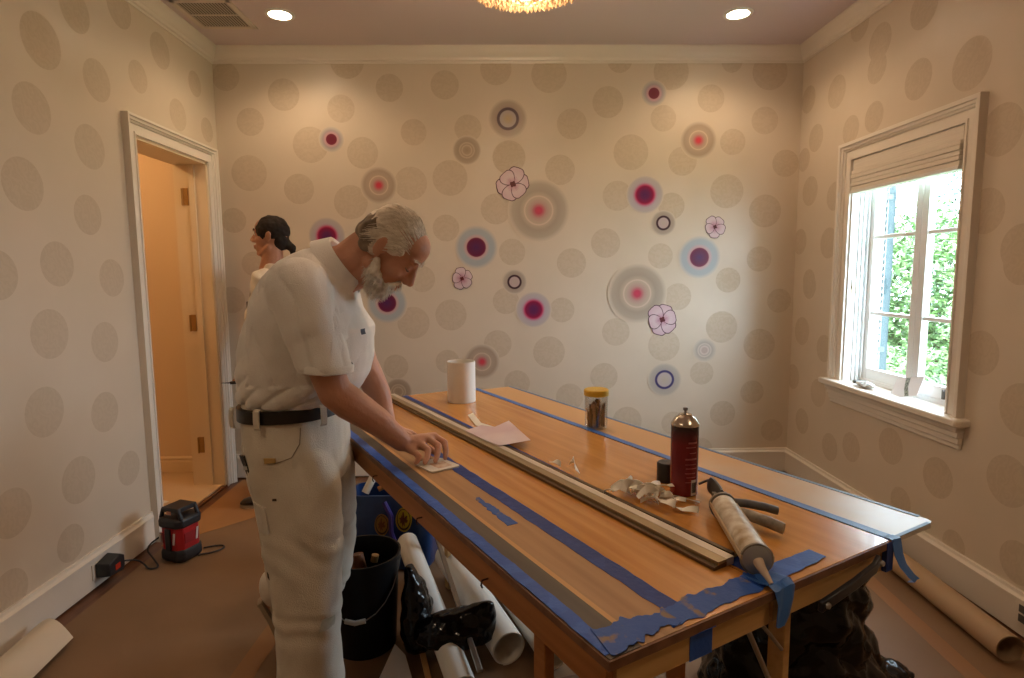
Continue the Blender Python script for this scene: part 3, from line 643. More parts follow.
for (s_, t_, m_, w_) in [(0.016, 0.190, 'apron', 0.020), (0.34, 0.190, 'apron', 0.020), (0.016, 1.62, 'apron', 0.020), (0.474, 0.052, 'pine', 0.018), (0.69, 1.70, 'pine', 0.018), (0.50, 1.70, 'pine', 0.018)]:
    obj('table_leg', MB().box(s_, t_, 0.004, s_ + w_, t_ + 0.036, zt - 0.066), M[m_], tb, bevel=0.002)
obj('leg_stretcher', MB().box(0.034, 0.20, 0.30, 0.342, 0.214, 0.34), M['apron'], tb)
steel = mat('brace_steel', (0.42, 0.41, 0.40), rough=0.35, metal=0.9)
obj('leg_brace', MB().tube([(0.358, 0.056, 0.775), (0.425, 0.052, 0.648), (0.50, 0.050, 0.50)], 0.005, 8), steel, tb)
obj('leg_brace', MB().tube([(0.374, 0.046, 0.785), (0.472, 0.056, 0.680)], 0.004, 8), steel, tb)
# dark folding handle on the front rail
mb = MB()
hp = [(0.478, -0.012, zt - 0.062), (0.500, -0.018, zt - 0.052), (0.57, -0.020, zt - 0.040), (0.64, -0.018, zt - 0.028), (0.668, -0.010, zt - 0.022)]
rings = []
for p in hp: rings.append([V(p[0], p[1] - 0.005, p[2] - 0.010), V(p[0], p[1] + 0.005, p[2] - 0.010), V(p[0], p[1] + 0.005, p[2] + 0.010), V(p[0], p[1] - 0.005, p[2] + 0.010)])
mb.loft(rings)
hd = obj('carry_handle', mb, mat('dark_handle', (0.022, 0.024, 0.032), rough=0.35), tb, bevel=0.002)
for s_, z_ in ((0.488, zt - 0.058), (0.662, zt - 0.024)):
    obj('handle_bolt', MB().lathe([(0.0001, 0), (0.006, 0), (0.005, 0.004), (0.0001, 0.005)], c=(s_, -0.020, z_), n=14, M=Matrix.Rotation(PI / 2, 4, 'X')), steel, hd)
def ragged(pts_l, pts_r, z0, z1, amp=0.004, seg=60, seed=0):
    """tape laid between two edges (s,t polylines given as (s0,t0,s1,t1)), with torn edges"""
    rr = random.Random(seed); mb = MB(); lo = []; hi = []
    for i in range(seg + 1):
        k = i / seg
        a = V(pts_l[0] + (pts_l[2] - pts_l[0]) * k, pts_l[1] + (pts_l[3] - pts_l[1]) * k, 0); b = V(pts_r[0] + (pts_r[2] - pts_r[0]) * k, pts_r[1] + (pts_r[3] - pts_r[1]) * k, 0)
        d = (b - a).normalized()
        L_ = abs(pts_l[0] - pts_l[2]) + abs(pts_l[1] - pts_l[3])
        a = a + d * amp * (fn((k * L_ * 22, seed, 0)) + .4 * fn((k * L_ * 70, seed, 0))); b = b + d * amp * (fn((k * L_ * 22, seed + 9, 3)) + .4 * fn((k * L_ * 70, seed + 9, 3)))
        lo.append(a); hi.append(b)
    mb.loft([[V(a.x, a.y, z0), V(b.x, b.y, z0), V(b.x, b.y, z1), V(a.x, a.y, z1)] for a, b in zip(lo, hi)])
    return mb
obj('tape_strip', ragged((0.152, 0.035, 0.152, TL), (0.189, 0.035, 0.189, TL), zt, zt + 0.0008, 0.004, 90, 1), M['tapedark'], tb)
obj('tape_strip', ragged((0.370, 0.02, 0.370, TL), (0.407, 0.02, 0.407, TL), zt, zt + 0.0008, 0.001, 60, 2), M['tapedark'], tb)
obj('tape_strip', ragged((-0.001, 0.01, -0.001, TL), (0.025, 0.01, 0.025, TL), zt, zt + 0.0008, 0.003, 160, 3), M['tape'], tb)
obj('tape_strip', ragged((0.13, 0.008, 0.365, 0.012), (0.15, 0.056, 0.365, 0.060), zt + 0.0008, zt + 0.0016, 0.012, 90, 4), M['tapeworn'], tb)
obj('tape_strip', ragged((0.345, 0.012, 0.545, 0.020), (0.345, 0.058, 0.545, 0.056), zt + 0.0018, zt + 0.0026, 0.004, 40, 5), M['tape'], tb)
obj('tape_strip', ragged((0.006, 0.005, 0.150, 0.012), (0.020, 0.070, 0.155, 0.050), zt + 0.0018, zt + 0.0026, 0.024, 80, 6), M['tapeworn'], tb)
obj('tape_strip', ragged((0.098, 0.46, 0.110, 0.64), (0.125, 0.46, 0.122, 0.64), zt, zt + 0.0008, 0.010, 50, 7), M['tapeworn'], tb)
obj('tape_strip', MB().box(0.165, 0.0045, zt - 0.066, 0.215, 0.0056, zt - 0.0165).box(0.170, -0.0050, zt - 0.0165, 0.212, 0.0056, zt - 0.0155), M['tape'], tb)
obj('tape_strip', MB().box(0.709, -0.0055, zt - 0.062, 0.733, 0.004, zt - 0.002).box(0.7275, -0.0055, zt - 0.062, 0.733, 0.03, zt - 0.002), M['tapedark'], tb)
# bunched tape hanging over the front edge between the slabs
mb = MB(); rings = []
for k, (t_, z_, s0, s1) in enumerate([(0.05, zt + 0.002, 0.350, 0.400), (0.02, zt + 0.006, 0.345, 0.402), (0.0, zt + 0.012, 0.348, 0.400), (-0.010, zt + 0.004, 0.352, 0.402), (-0.012, zt - 0.02, 0.356, 0.400), (-0.011, zt - 0.05, 0.354, 0.396), (-0.010, zt - 0.066, 0.358, 0.388)]):
    ring = []
    for j in range(9): q = j / 8; ring.append(V(s0 + (s1 - s0) * q, t_ + 0.003 * math.sin(q * 9 + k), z_ + 0.003 * math.cos(q * 12 + k)))
    ring += [V(p.x, p.y + (0.002 if k > 2 else 0), p.z - (0 if k > 2 else 0.002)) for p in reversed(ring)]
    rings.append(ring)
mb.loft(rings); obj('tape_strip', mb, mat('fresh_blue_tape', (0.06, 0.21, 0.66), rough=0.4), tb)

# pale extension board on the far side, with rounded corner and blue taped seam
eb = thing('extension_board', 'pale narrow board with rounded corner along the window side of the table', 'board', (AX, AY, 0), TA)
def board_mat():
    m = mat('pale_board', (0.62, 0.36, 0.15), rough=0.34, spec=0.45)
    nt = m.node_tree; b = nt.nodes['Principled BSDF']; tc = [n for n in nt.nodes if n.type == 'TEX_COORD'][0]
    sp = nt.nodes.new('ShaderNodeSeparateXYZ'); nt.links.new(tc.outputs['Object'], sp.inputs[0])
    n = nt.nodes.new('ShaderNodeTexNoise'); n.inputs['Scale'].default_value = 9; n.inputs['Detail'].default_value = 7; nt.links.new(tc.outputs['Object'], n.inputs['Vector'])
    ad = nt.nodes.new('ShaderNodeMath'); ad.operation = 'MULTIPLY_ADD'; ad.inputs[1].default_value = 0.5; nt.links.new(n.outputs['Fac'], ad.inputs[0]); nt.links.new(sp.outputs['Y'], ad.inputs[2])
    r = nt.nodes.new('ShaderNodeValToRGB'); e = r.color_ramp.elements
    e[0].position = 0.30; e[0].color = (0.62, 0.58, 0.50, 1); e[1].position = 0.85; e[1].color = (0.62, 0.36, 0.15, 1)  # whitish near end paints glare into the board colour
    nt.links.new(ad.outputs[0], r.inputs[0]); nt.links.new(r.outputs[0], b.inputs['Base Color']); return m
cx_, cy_, rr_ = 0.888, 0.018, 0.018
poly = [(0.732, 0.0), (cx_, 0.0)] + [(cx_ + rr_ * math.sin(a), cy_ - rr_ * math.cos(a)) for a in [PI / 2 * k / 6 for k in range(1, 7)]] + [(0.906, TL - 0.06), (0.732, TL - 0.06)]
obj('board_top', MB().prism(poly, zt - 0.012, zt - 0.0005), board_mat(), eb)
obj('board_edge', MB().box(0.898, 0.03, zt - 0.0005, 0.910, TL - 0.06, zt + 0.0006).box(0.74, -0.002, zt - 0.0005, 0.885, 0.006, zt + 0.0006), mat('blue_grey_edge', (0.14, 0.24, 0.42), rough=0.45), eb)
obj('support_rail', MB().box(0.745, 0.03, zt - 0.03, 0.76, TL - 0.08, zt - 0.012), M['apron'], eb)
obj('seam_tape', ragged((0.728, 0.0, 0.728, TL - 0.02), (0.752, 0.0, 0.752, TL - 0.02), zt + 0.0002, zt + 0.0010, 0.0006, 60, 8), mat('bright_blue_tape', (0.06, 0.18, 0.55), rough=0.4, spec=0.5), eb)
mb = MB(); rings = []
for k, (t_, z_, s0, s1) in enumerate([(0.01, zt + 0.002, 0.727, 0.753), (-0.006, zt + 0.002, 0.727, 0.753), (-0.012, zt - 0.03, 0.730, 0.756), (-0.016, zt - 0.055, 0.742, 0.768), (-0.028, zt - 0.075, 0.752, 0.778), (-0.030, zt - 0.088, 0.770, 0.794), (-0.020, zt - 0.092, 0.766, 0.79)]):
    ring = [V(s0 + (s1 - s0) * j / 4, t_ + 0.002 * math.sin(j + k), z_) for j in range(5)]
    ring += [V(p.x, p.y + 0.0012, p.z - 0.0008) for p in reversed(ring)]; rings.append(ring)
mb.loft(rings); obj('tape_tail', mb, mat('bright_blue_tape_tail', (0.07, 0.22, 0.66), rough=0.4), eb)

def tpt(s, t, z=HT):  # table coordinates to the room
    return V(AX + s * math.cos(TA) - t * math.sin(TA), AY + s * math.sin(TA) + t * math.cos(TA), z)

# two long straightedges lying along the table
def rail(name, s0, s1, t0, t1, hgt, label, mats, prof, skew=0.0):
    a = tpt(s0, t0, HT + 0.001)
    t = thing(name, label, 'straightedge', a, TA - skew)
    L = t1 - t0
    for nm, poly, m_ in prof:
        Mx = Matrix.Rotation(PI / 2, 4, 'X')
        r0 = [V(x, 0, z) for x, z in poly]; r1 = [V(x, L, z) for x, z in poly]
        obj(nm, MB().loft([r0, r1]), m_, t)
    return t
metal_g = mat('tan_aluminium', (0.38, 0.29, 0.17), rough=0.32, metal=0.6)
metal_d = mat('dark_bronze', (0.13, 0.085, 0.045), rough=0.4, metal=0.6)
metal_l = mat('light_aluminium', (0.66, 0.58, 0.49), rough=0.4, metal=0.3)
rail('straightedge', 0.322, 0, 0.095, 1.90, 0.02, 'long tan metal straightedge with raised middle, lying along the table', None,
     [('side_flange', [(0.0, 0), (0.034, 0), (0.034, 0.008), (0.026, 0.009), (0.0, 0.006)], metal_d), ('middle_ridge', [(0.010, 0.0070), (0.032, 0.0090), (0.034, 0.0140), (0.010, 0.0140)], metal_g), ('top_strip', [(0.034, 0.0), (0.054, 0.0), (0.054, 0.0145), (0.034, 0.0145)], metal_l)], -0.016)
rail('cutting_guide', 0.385, 0, 0.11, 1.90, 0.01, 'thin dark bronze guide strip beside the tan straightedge', None, [('strip', [(0, 0.0), (0.010, 0.0), (0.010, 0.012), (0, 0.012)], metal_d), ('lip', [(0.010, 0), (0.018, 0), (0.018, 0.006), (0.010, 0.006)], metal_g)], -0.020)

# white roll of paper standing on end
def scroll(a, b, r, turns=2.5, th=0.0012, n=40, ropen=None):
    """a rolled sheet: spiral cross-section from a to b"""
    a = Vector(a); b = Vector(b); t = (b - a).normalized(); up = V(0, 0, 1) if abs(t.z) < 0.9 else V(1, 0, 0)
    x = t.cross(up).normalized(); y = t.cross(x)
    pts = []
    N = int(n * turns)
    for i in range(N + 1):
        th_ = 2 * PI * turns * i / N; rr = r - (turns * 0.003) * (1 - i / N)
        pts.append((rr * math.cos(th_), rr * math.sin(th_)))
    inner = [((math.hypot(p[0], p[1]) - th) * p[0] / math.hypot(*p), (math.hypot(p[0], p[1]) - th) * p[1] / math.hypot(*p)) for p in pts]
    poly = pts + inner[::-1]; m = len(poly); k = len(pts)
    mb = MB()
    ra = [a + x * p[0] + y * p[1] for p in poly]; rb = [b + x * p[0] + y * p[1] for p in poly]
    mb.add(ra + rb, [(j, (j + 1) % m, (j + 1) % m + m, j + m) for j in range(m)] + [(j, j + 1, m - 2 - j, m - 1 - j) for j in range(k - 1)] + [(m + j, m + j + 1, m + m - 2 - j, m + m - 1 - j) for j in range(k - 1)])
    return mb
M['wpaper'] = mat('wallpaper_back', (0.86, 0.83, 0.76), rough=0.45, spec=0.4)
M['wpaper2'] = mat('wallpaper_face', (0.66, 0.58, 0.47), rough=0.5)
p = V(-0.178, 2.50, HT + 0.001)
tag(obj('paper_roll', scroll(p, p + V(0, 0, 0.172), 0.062, 2.2), M['wpaper'], origin=p), 'white roll of paper standing on end at the far side of the table', 'paper roll')

# jar with yellow lid
jr = thing('specimen_jar', 'clear plastic jar with yellow lid holding brown bits on the table', 'jar', (0.328, 2.04, HT + 0.0005))
gm = mat('jar_plastic', (0.9, 0.9, 0.88), rough=0.08)
glassify(gm, (0.93, 0.93, 0.92), 0.12)
obj('jar_body', MB().lathe([(0.0001, 0.0), (0.038, 0.0), (0.040, 0.004), (0.041, 0.115), (0.0392, 0.115), (0.0385, 0.005), (0.0001, 0.003)], n=36, caps=False), gm, jr)
obj('jar_lid', MB().lathe([(0.0001, 0.137), (0.040, 0.137), (0.0435, 0.134), (0.0435, 0.116), (0.042, 0.115), (0.0001, 0.115)], n=40, caps=False), mat('yellow_lid', (0.62, 0.40, 0.03), rough=0.4), jr)
fr = random.Random(8); mb = MB()
for k in range(46):
    a = fr.random() * 2 * PI; r0 = fr.random() * 0.028; h0 = 0.045 + 0.045 * fr.random()
    x, y = r0 * math.cos(a), r0 * math.sin(a)
    mb.tube([(x, y, 0.005), (x * 1.05 + fr.uniform(-.005, .005), y * 1.05 + fr.uniform(-.005, .005), h0 * 0.6), (x * 1.1 + fr.uniform(-.007, .007), y * 1.1 + fr.uniform(-.007, .007), h0)], [0.004, 0.005, 0.0025], 6, mi=k % 3)
for k in range(14):
    a = fr.random() * 2 * PI; r0 = fr.random() * 0.02; mb.ellipsoid((r0 * math.cos(a), r0 * math.sin(a), 0.06 + fr.random() * 0.035), (0.008, 0.008, 0.008), nu=8, nv=6, mi=k % 3)
jc = obj('jar_contents', mb, [mat('bits_brown', (0.16, 0.07, 0.03)), mat('bits_tan', (0.42, 0.26, 0.15)), mat('bits_dark', (0.05, 0.05, 0.03))], jr); jc['kind'] = 'stuff'

# spray can and its cap
cn = thing('spray_can', 'dark red aerosol spray can without its cap on the table', 'spray can', (0.444, 1.405, HT + 0.0005), 0.3)
def can_mat():
    m = mat('can_red', (0.17, 0.012, 0.014), rough=0.25, spec=0.6, metal=0.3)
    nt = m.node_tree; b = nt.nodes['Principled BSDF']; tc = [n for n in nt.nodes if n.type == 'TEX_COORD'][0]
    sp = nt.nodes.new('ShaderNodeSeparateXYZ'); nt.links.new(tc.outputs['Object'], sp.inputs[0])
    r = nt.nodes.new('ShaderNodeValToRGB'); e = r.color_ramp.elements; r.color_ramp.interpolation = 'LINEAR'
    e[0].position = 0.125; e[0].color = (0.19, 0.012, 0.016, 1); e[1].position = 0.165; e[1].color = (0.035, 0.012, 0.014, 1)
    nt.links.new(sp.outputs['Z'], r.inputs[0]); nt.links.new(r.outputs[0], b.inputs['Base Color']); return m
obj('can_body', MB().lathe([(0.0001, 0.0), (0.030, 0.0), (0.033, 0.003), (0.033, 0.172), (0.0315, 0.1745), (0.0001, 0.1745)], n=40, caps=False), can_mat(), cn)
obj('can_shoulder', MB().lathe([(0.034, 0.172), (0.034, 0.176), (0.031, 0.180), (0.025, 0.190), (0.016, 0.196), (0.0155, 0.199), (0.013, 0.200), (0.0001, 0.198)], n=36), mat('bare_tin', (0.62, 0.56, 0.48), rough=0.25, metal=1.0), cn)
obj('spray_valve', MB().lathe([(0.0025, 0.197), (0.0025, 0.208), (0.0055, 0.208), (0.0055, 0.214), (0.0001, 0.215)], n=14), mat('valve_grey', (0.2, 0.19, 0.18), rough=0.4), cn)
def curved_patch(r, a0, a1, z0, z1, n=8):
    mb = MB(); rings = []
    for j in range(n + 1):
        a = a0 + (a1 - a0) * j / n; c, s = math.cos(a), math.sin(a)
        rings.append([V(r * c, r * s, z0), V((r + .0006) * c, (r + .0006) * s, z0), V((r + .0006) * c, (r + .0006) * s, z1), V(r * c, r * s, z1)])
    return mb.loft(rings)
mb = MB()
for k, (a0, a1, z) in enumerate([(-1.6, -0.9, 0.132), (-1.75, -1.0, 0.122), (-1.5, -0.95, 0.108), (-1.8, -0.9, 0.092), (-1.8, -0.95, 0.080), (-1.75, -0.9, 0.070), (-1.8, -1.0, 0.058), (-1.7, -0.95, 0.048), (-1.75, -0.95, 0.036)]):
    p_ = curved_patch(0.0331, a0 - 0.3, a1 - 0.3, z, z + (0.004 if k in (0, 3) else 0.0018)); mb.add([tuple(q) for q in p_.v], p_.f)
obj('can_label_lines', mb, mat('label_pink', (0.36, 0.11, 0.11), rough=0.35), cn)
obj('barcode_panel', curved_patch(0.0332, -1.62, -1.18, 0.004, 0.042), mat('barcode_white', (0.6, 0.58, 0.57), rough=0.4), cn)
mb = MB()
for k in range(9):
    a0 = -1.57 + k * 0.042; p_ = curved_patch(0.0337, a0, a0 + (0.014 if k % 3 else 0.024), 0.010, 0.036, 2); mb.add([tuple(q) for q in p_.v], p_.f)
obj('barcode_bars', mb, mat('barcode_black', (0.03, 0.03, 0.03)), cn)
tag(obj('black_plastic_lid', MB().lathe([(0.022, 0.0), (0.0245, 0.0), (0.0245, 0.046), (0.0215, 0.050), (0.0001, 0.050)], c=(0.425, 1.492, HT + 0.0005), n=36), mat('black_cap', (0.02, 0.018, 0.017), rough=0.35), origin=(0.425, 1.492, HT + 0.0005)), 'black plastic lid standing on the table behind the dark red spray can', 'lid')

# caulking gun with a cartridge
a = V(0.478, 1.232, HT + 0.034); b = V(0.443, 0.930, HT + 0.030)
cg = thing('caulking_gun', 'paint-smeared caulking gun with a cartridge lying at the table\'s front edge', 'caulking gun', (a.x, a.y, HT))
d = (b - a).normalized(); xx = d.cross(V(0, 0, 1)).normalized(); zz = xx.cross(d)
lc = lambda q: Vector(q) - V(a.x, a.y, HT)
def gp(u, s=0, h=0): return a + d * u + xx * s + zz * h - V(a.x, a.y, HT)
M['gunm'] = mat('smeared_gun_metal', (0.10, 0.09, 0.08), rough=0.5, var=(0.42, 0.36, 0.28), vscale=28)
M['cart'] = mat('cartridge', (0.78, 0.74, 0.66), rough=0.45, var=(0.36, 0.26, 0.14), vscale=26, detail=6)
L_ = 0.232
obj('cartridge_tube', MB().tube([gp(0.0), gp(L_)], 0.026, 28), M['cart'], cg)
obj('cartridge_cap', MB().tube([gp(L_), gp(L_ + 0.004), gp(L_ + 0.010)], [0.0262, 0.026, 0.016], 28), mat('cap_grey', (0.30, 0.29, 0.28), rough=0.4), cg)
tip = V(0.457, 0.953, HT + 0.010) - V(a.x, a.y, HT)
obj('nozzle', MB().tube([gp(L_ + 0.008), gp(L_ + 0.02, -0.002, -0.006), tip], [0.0095, 0.008, 0.0035], 16), mat('nozzle_cream', (0.64, 0.50, 0.38), rough=0.4), cg)
mb = MB()
for s_ in (-1, 1):
    mb.box(-0.004, -0.0015, 0, 0.004, 0.0015, L_ + 0.01, M=Matrix.Translation(gp(-0.005, s_ * 0.0275, 0.004)) @ Matrix(((xx.x, zz.x, d.x, 0), (xx.y, zz.y, d.y, 0), (xx.z, zz.z, d.z, 0), (0, 0, 0, 1))) @ Matrix.Rotation(PI / 2, 4, 'Z'))
obj('frame_rods', mb, mat('gun_rod_tan', (0.46, 0.34, 0.2), rough=0.45), cg)
obj('front_plate', MB().tube([gp(L_ - 0.002), gp(L_ + 0.003)], 0.0295, 28), M['gunm'], cg)
obj('rear_plate', MB().tube([gp(-0.012), gp(-0.004)], 0.029, 28).box(-0.016, -0.016, -0.03, 0.016, 0.016, 0.02, M=Matrix.Translation(gp(-0.02))), M['gunm'], cg)
obj('plunger_rod', MB().tube([gp(0.01), gp(-0.15, 0.0, 0.004)], 0.0035, 8).tube([gp(-0.15, 0, 0.004), gp(-0.155, 0.02, -0.008)], 0.003, 8), mat('dark_rod', (0.07, 0.065, 0.06), rough=0.35, metal=0.7), cg)
def flat_arm(p0, p1, w, th, m, nm):
    p0 = Vector(p0); p1 = Vector(p1); dd = (p1 - p0).normalized(); sx = dd.cross(V(0, 0, 1)).normalized(); sz = sx.cross(dd)
    rings = []
    for k, (q, ww) in enumerate([(0, w * 0.8), (0.3, w), (0.7, w * 1.1), (0.95, w), (1, w * 0.7)]):
        c = p0 + (p1 - p0) * q + sz * 0.004 * math.sin(q * 3)
        rings.append([c + sx * (ww * math.cos(t)) + sz * (th * math.sin(t)) for t in [2 * PI * j / 14 for j in range(14)]])
    return obj(nm, MB().loft(rings), m, cg)
w0 = V(a.x, a.y, HT)
flat_arm(gp(0.01, -0.02, -0.006), V(0.572, 1.150, HT + 0.018) - w0, 0.012, 0.012, M['gunm'], 'grip')
flat_arm(gp(-0.012, -0.022, 0.006), V(0.595, 1.228, HT + 0.024) - w0, 0.011, 0.009, mat('trigger_dark', (0.07, 0.075, 0.085), rough=0.5, var=(0.14, 0.13, 0.12), vscale=30), 'trigger')
flat_arm(gp(-0.02, 0.0, 0.01), gp(-0.095, 0.006, 0.012), 0.010, 0.020, mat('gun_black', (0.03, 0.03, 0.03), rough=0.4), 'release_catch')

# curled paper trimmings, each its own strip
def curl(name, c, length, wid, seed, lift, m, label, cat='paper scrap', group=None, head=None):
    rr = random.Random(seed); th = head if head is not None else rr.uniform(0, 2 * PI); p = Vector(c); k0 = rr.uniform(-22, 22); rings = []
    n = 16; ph = rr.uniform(0, PI)
    for i in range(n + 1):
        q = i / n; th += k0 * length / n
        d_ = V(math.cos(th), math.sin(th), 0); s_ = V(-math.sin(th), math.cos(th), 0) * math.cos(q * 2 + ph) + V(0, 0, math.sin(q * 2 + ph))
        z = lift * math.sin(q * PI) + wid * 0.5 * abs(math.sin(q * 2 + ph)) + 0.0015
        c_ = V(p.x, p.y, c[2] + z); w2 = wid / 2 * (1 - 0.3 * q)
        nn = d_.cross(s_).normalized() * 0.0005
        rings.append([c_ - s_ * w2 - nn, c_ + s_ * w2 - nn, c_ + s_ * w2 + nn, c_ - s_ * w2 + nn]); p += d_ * (length / n)
    o = obj(name, MB().loft(rings), m, origin=c); return tag(o, label, cat, group)
M['scrap'] = mat('trimming_paper', (0.90, 0.86, 0.76), rough=0.5)
sr = random.Random(21)
for k in range(30):
    q = sr.random(); cx = 0.300 + 0.070 * q + sr.uniform(-.014, .014); cy = 1.405 - 0.080 * q + sr.uniform(-.020, .020)
    curl('paper_trimming', (cx, cy, HT + 0.001 + 0.0008 * k), sr.uniform(0.030, 0.065), sr.uniform(0.013, 0.024), 100 + k, sr.uniform(0.002, 0.012), M['scrap'],
         'curled cream paper trimming in the heap left of the spray can', 'paper scrap', 'heap of paper trimmings')
curl('paper_trimming', (0.385, 1.30, HT + 0.001), 0.06, 0.02, 5, 0.004, M['scrap'], 'flat cream trimming at the spray can end of the heap', head=-0.7)
curl('paper_trimming', (0.375, 1.36, HT + 0.001), 0.09, 0.010, 9, 0.003, M['scrap'], 'narrow cream trimming reaching to the foot of the spray can', head=-0.2)
q = tpt(0.405, 0.62); curl('paper_trimming', (q.x, q.y, HT + 0.012), 0.07, 0.018, 41, 0.02, M['scrap'], 'single cream trimming curled upright on the guide strip left of the heap', head=1.9)
q = tpt(0.40, 0.69); curl('paper_trimming', (q.x, q.y, HT + 0.012), 0.045, 0.014, 44, 0.008, M['scrap'], 'small cream trimming lying on the guide strip furthest from the heap', head=2.4)

# pink petal cut-outs
def leafsheet(name, pts, z, bend, m, label, cat):
    c = sum((Vector((*p, 0)) for p in pts), V(0, 0, 0)) / len(pts)
    top = [V(p[0], p[1], z + bend[i]) for i, p in enumerate(pts)]; cc = V(c.x, c.y, z + sum(bend) / len(bend) * 0.4 + 0.002)
    mb = MB(); n = len(pts); lo = [p - V(0, 0, 0.0006) for p in top]
    mb.add(top + [cc] + lo + [cc - V(0, 0, 0.0006)], [(i, (i + 1) % n, n) for i in range(n)] + [((i + 1) % n + n + 1, i + n + 1, 2 * n + 1) for i in range(n)] + [(i, i + n + 1, (i + 1) % n + n + 1, (i + 1) % n) for i in range(n)])
    o = obj(name, mb, m, origin=(c.x, c.y, z), recalc=True); return tag(o, label, cat)
M['pinkp'] = mat('pink_printed_paper', (0.62, 0.47, 0.54), rough=0.4, var=(0.74, 0.64, 0.68), vscale=6)
leafsheet('decal_cutout', [(-0.129, 1.952), (-0.075, 1.985), (-0.03, 1.965), (0.02, 2.035), (0.085, 1.80), (-0.012, 1.764), (-0.05, 1.82)], HT + 0.019, [-.002, .008, .006, .010, .006, 0, -.002], M['pinkp'], 'pink paper cut-out lying on the straightedge in the middle of the table', 'paper cut-out')
curl_ = leafsheet('decal_cutout', [(-0.135, 2.21), (-0.115, 2.225), (-0.082, 2.10), (-0.03, 2.0), (-0.025, 1.975), (-0.056, 1.985), (-0.098, 2.07)], HT + 0.002, [.006, .012, .004, .014, .016, .014, .002], M['wpaper'], 'narrow white curved paper strip between the paper roll and pink cut-out', 'paper cut-out')
# card pressed by the hand
cs = [tpt(0.075, 0.962, 0), tpt(0.090, 0.860, 0), tpt(0.182, 0.868, 0), tpt(0.162, 0.968, 0)]
cc = sum(cs, V(0, 0, 0)) / 4; cp = []
for i, p in enumerate(cs):
    for f_ in (0.86, 1.0, 0.86):
        pass
    nx, pv = cs[(i + 1) % 4], cs[i - 1]
    cp += [p + (pv - p) * 0.10, p + ((pv - p) + (nx - p)) * 0.03, p + (nx - p) * 0.10]
cd = thing('plastic_smoother_card', 'small white rounded card pressed on the table by the man\'s hand', 'card', (cc.x, cc.y, HT + 0.001))
obj('card', MB().prism([(p.x - cc.x, p.y - cc.y) for p in cp], 0, 0.004), mat('card_white', (0.74, 0.70, 0.64), rough=0.3), cd)
obj('card_print', MB().prism([((p.x - cc.x) * 0.5 + 0.012, (p.y - cc.y) * 0.5 - 0.004) for p in cp], 0.0041, 0.0045), mat('card_print', (0.50, 0.26, 0.14), rough=0.4, var=(0.70, 0.58, 0.48), vscale=60), cd)
# ------------------------------------------------------------------ rolls and bags on the floor
def roll(a, b, r, label, m, group=None, name='wallpaper_roll', turns=2.3):
    a = Vector(a); return tag(obj(name, scroll(a, b, r, turns), m, origin=a), label, 'paper roll', group)
roll((-0.140, 1.80, 0.056), (-0.445, 2.60, 0.185), 0.048, 'long white wallpaper roll on the floor beside the black bucket', M['wpaper'])
roll((0.012, 1.985, 0.067), (-0.262, 2.62, 0.110), 0.064, 'thick white open-ended wallpaper roll just left of the orange table leg', M['wpaper'])
roll((0.175, 1.955, 0.060), (-0.085, 2.64, 0.085), 0.056, 'white wallpaper roll on the floor seen behind the orange table leg', M['wpaper'])
roll((1.800, 1.945, 0.057), (1.862, 3.15, 0.057), 0.053, 'long kraft brown paper roll lying along the right baseboard', mat('kraft_roll', (0.42, 0.285, 0.17), rough=0.6))
def bar(a, b, w_, h_, name, label, cat, m):
    a = Vector(a); b = Vector(b); d_ = (b - a).normalized(); s_ = d_.cross(V(0, 0, 1)).normalized(); u_ = s_.cross(d_)
    R_ = lambda c: [c - s_ * w_ - u_ * h_, c + s_ * w_ - u_ * h_, c + s_ * w_ + u_ * h_, c - s_ * w_ + u_ * h_]
    return tag(obj(name, MB().loft([R_(a), R_(b)]), m, origin=a, bevel=min(w_, h_) * 0.3), label, cat)
bar((-0.083, 1.80, 0.115), (-0.306, 2.58, 0.210), 0.009, 0.006, 'metal_straightedge', 'thin grey metal straightedge resting across the floor pile, between two white rolls', 'straightedge', mat('grey_bar', (0.30, 0.27, 0.24), rough=0.35, metal=0.8))
bar((-0.235, 1.80, 0.012), (-0.44, 2.52, 0.012), 0.010, 0.008, 'wooden_strip', 'narrow tan wooden strip on the floor left of the long white roll', 'strip', M['ridge'])
bar((0.08, 1.81, 0.021), (0.42, 1.90, 0.021), 0.035, 0.016, 'wood_plank', 'dark brown wood board on the floor beneath the near table corner', 'board', mat('dark_board', (0.13, 0.06, 0.035), rough=0.45, var=(0.19, 0.095, 0.055), vscale=10))
bar((0.12, 1.75, 0.050), (0.44, 1.90, 0.050), 0.026, 0.010, 'wood_plank', 'reddish brown board leaning over the darker board near the table leg', 'board', mat('red_board', (0.22, 0.09, 0.05), rough=0.4))
q = leafsheet('paper_sheet', [(-0.44, 1.86), (-0.40, 2.02), (-0.36, 2.00), (-0.30, 1.84)], 0.02, [.0, .05, .02, .0], M['white'], 'white folded paper sheet on the floor in front of the black bucket', 'paper sheet')
curl('paper_sheet', (-0.36, 2.13, 0.002), 0.18, 0.10, 77, 0.02, M['scrap'], 'crumpled tan paper on the floor between bucket and long white roll', 'paper sheet', head=-1.0)

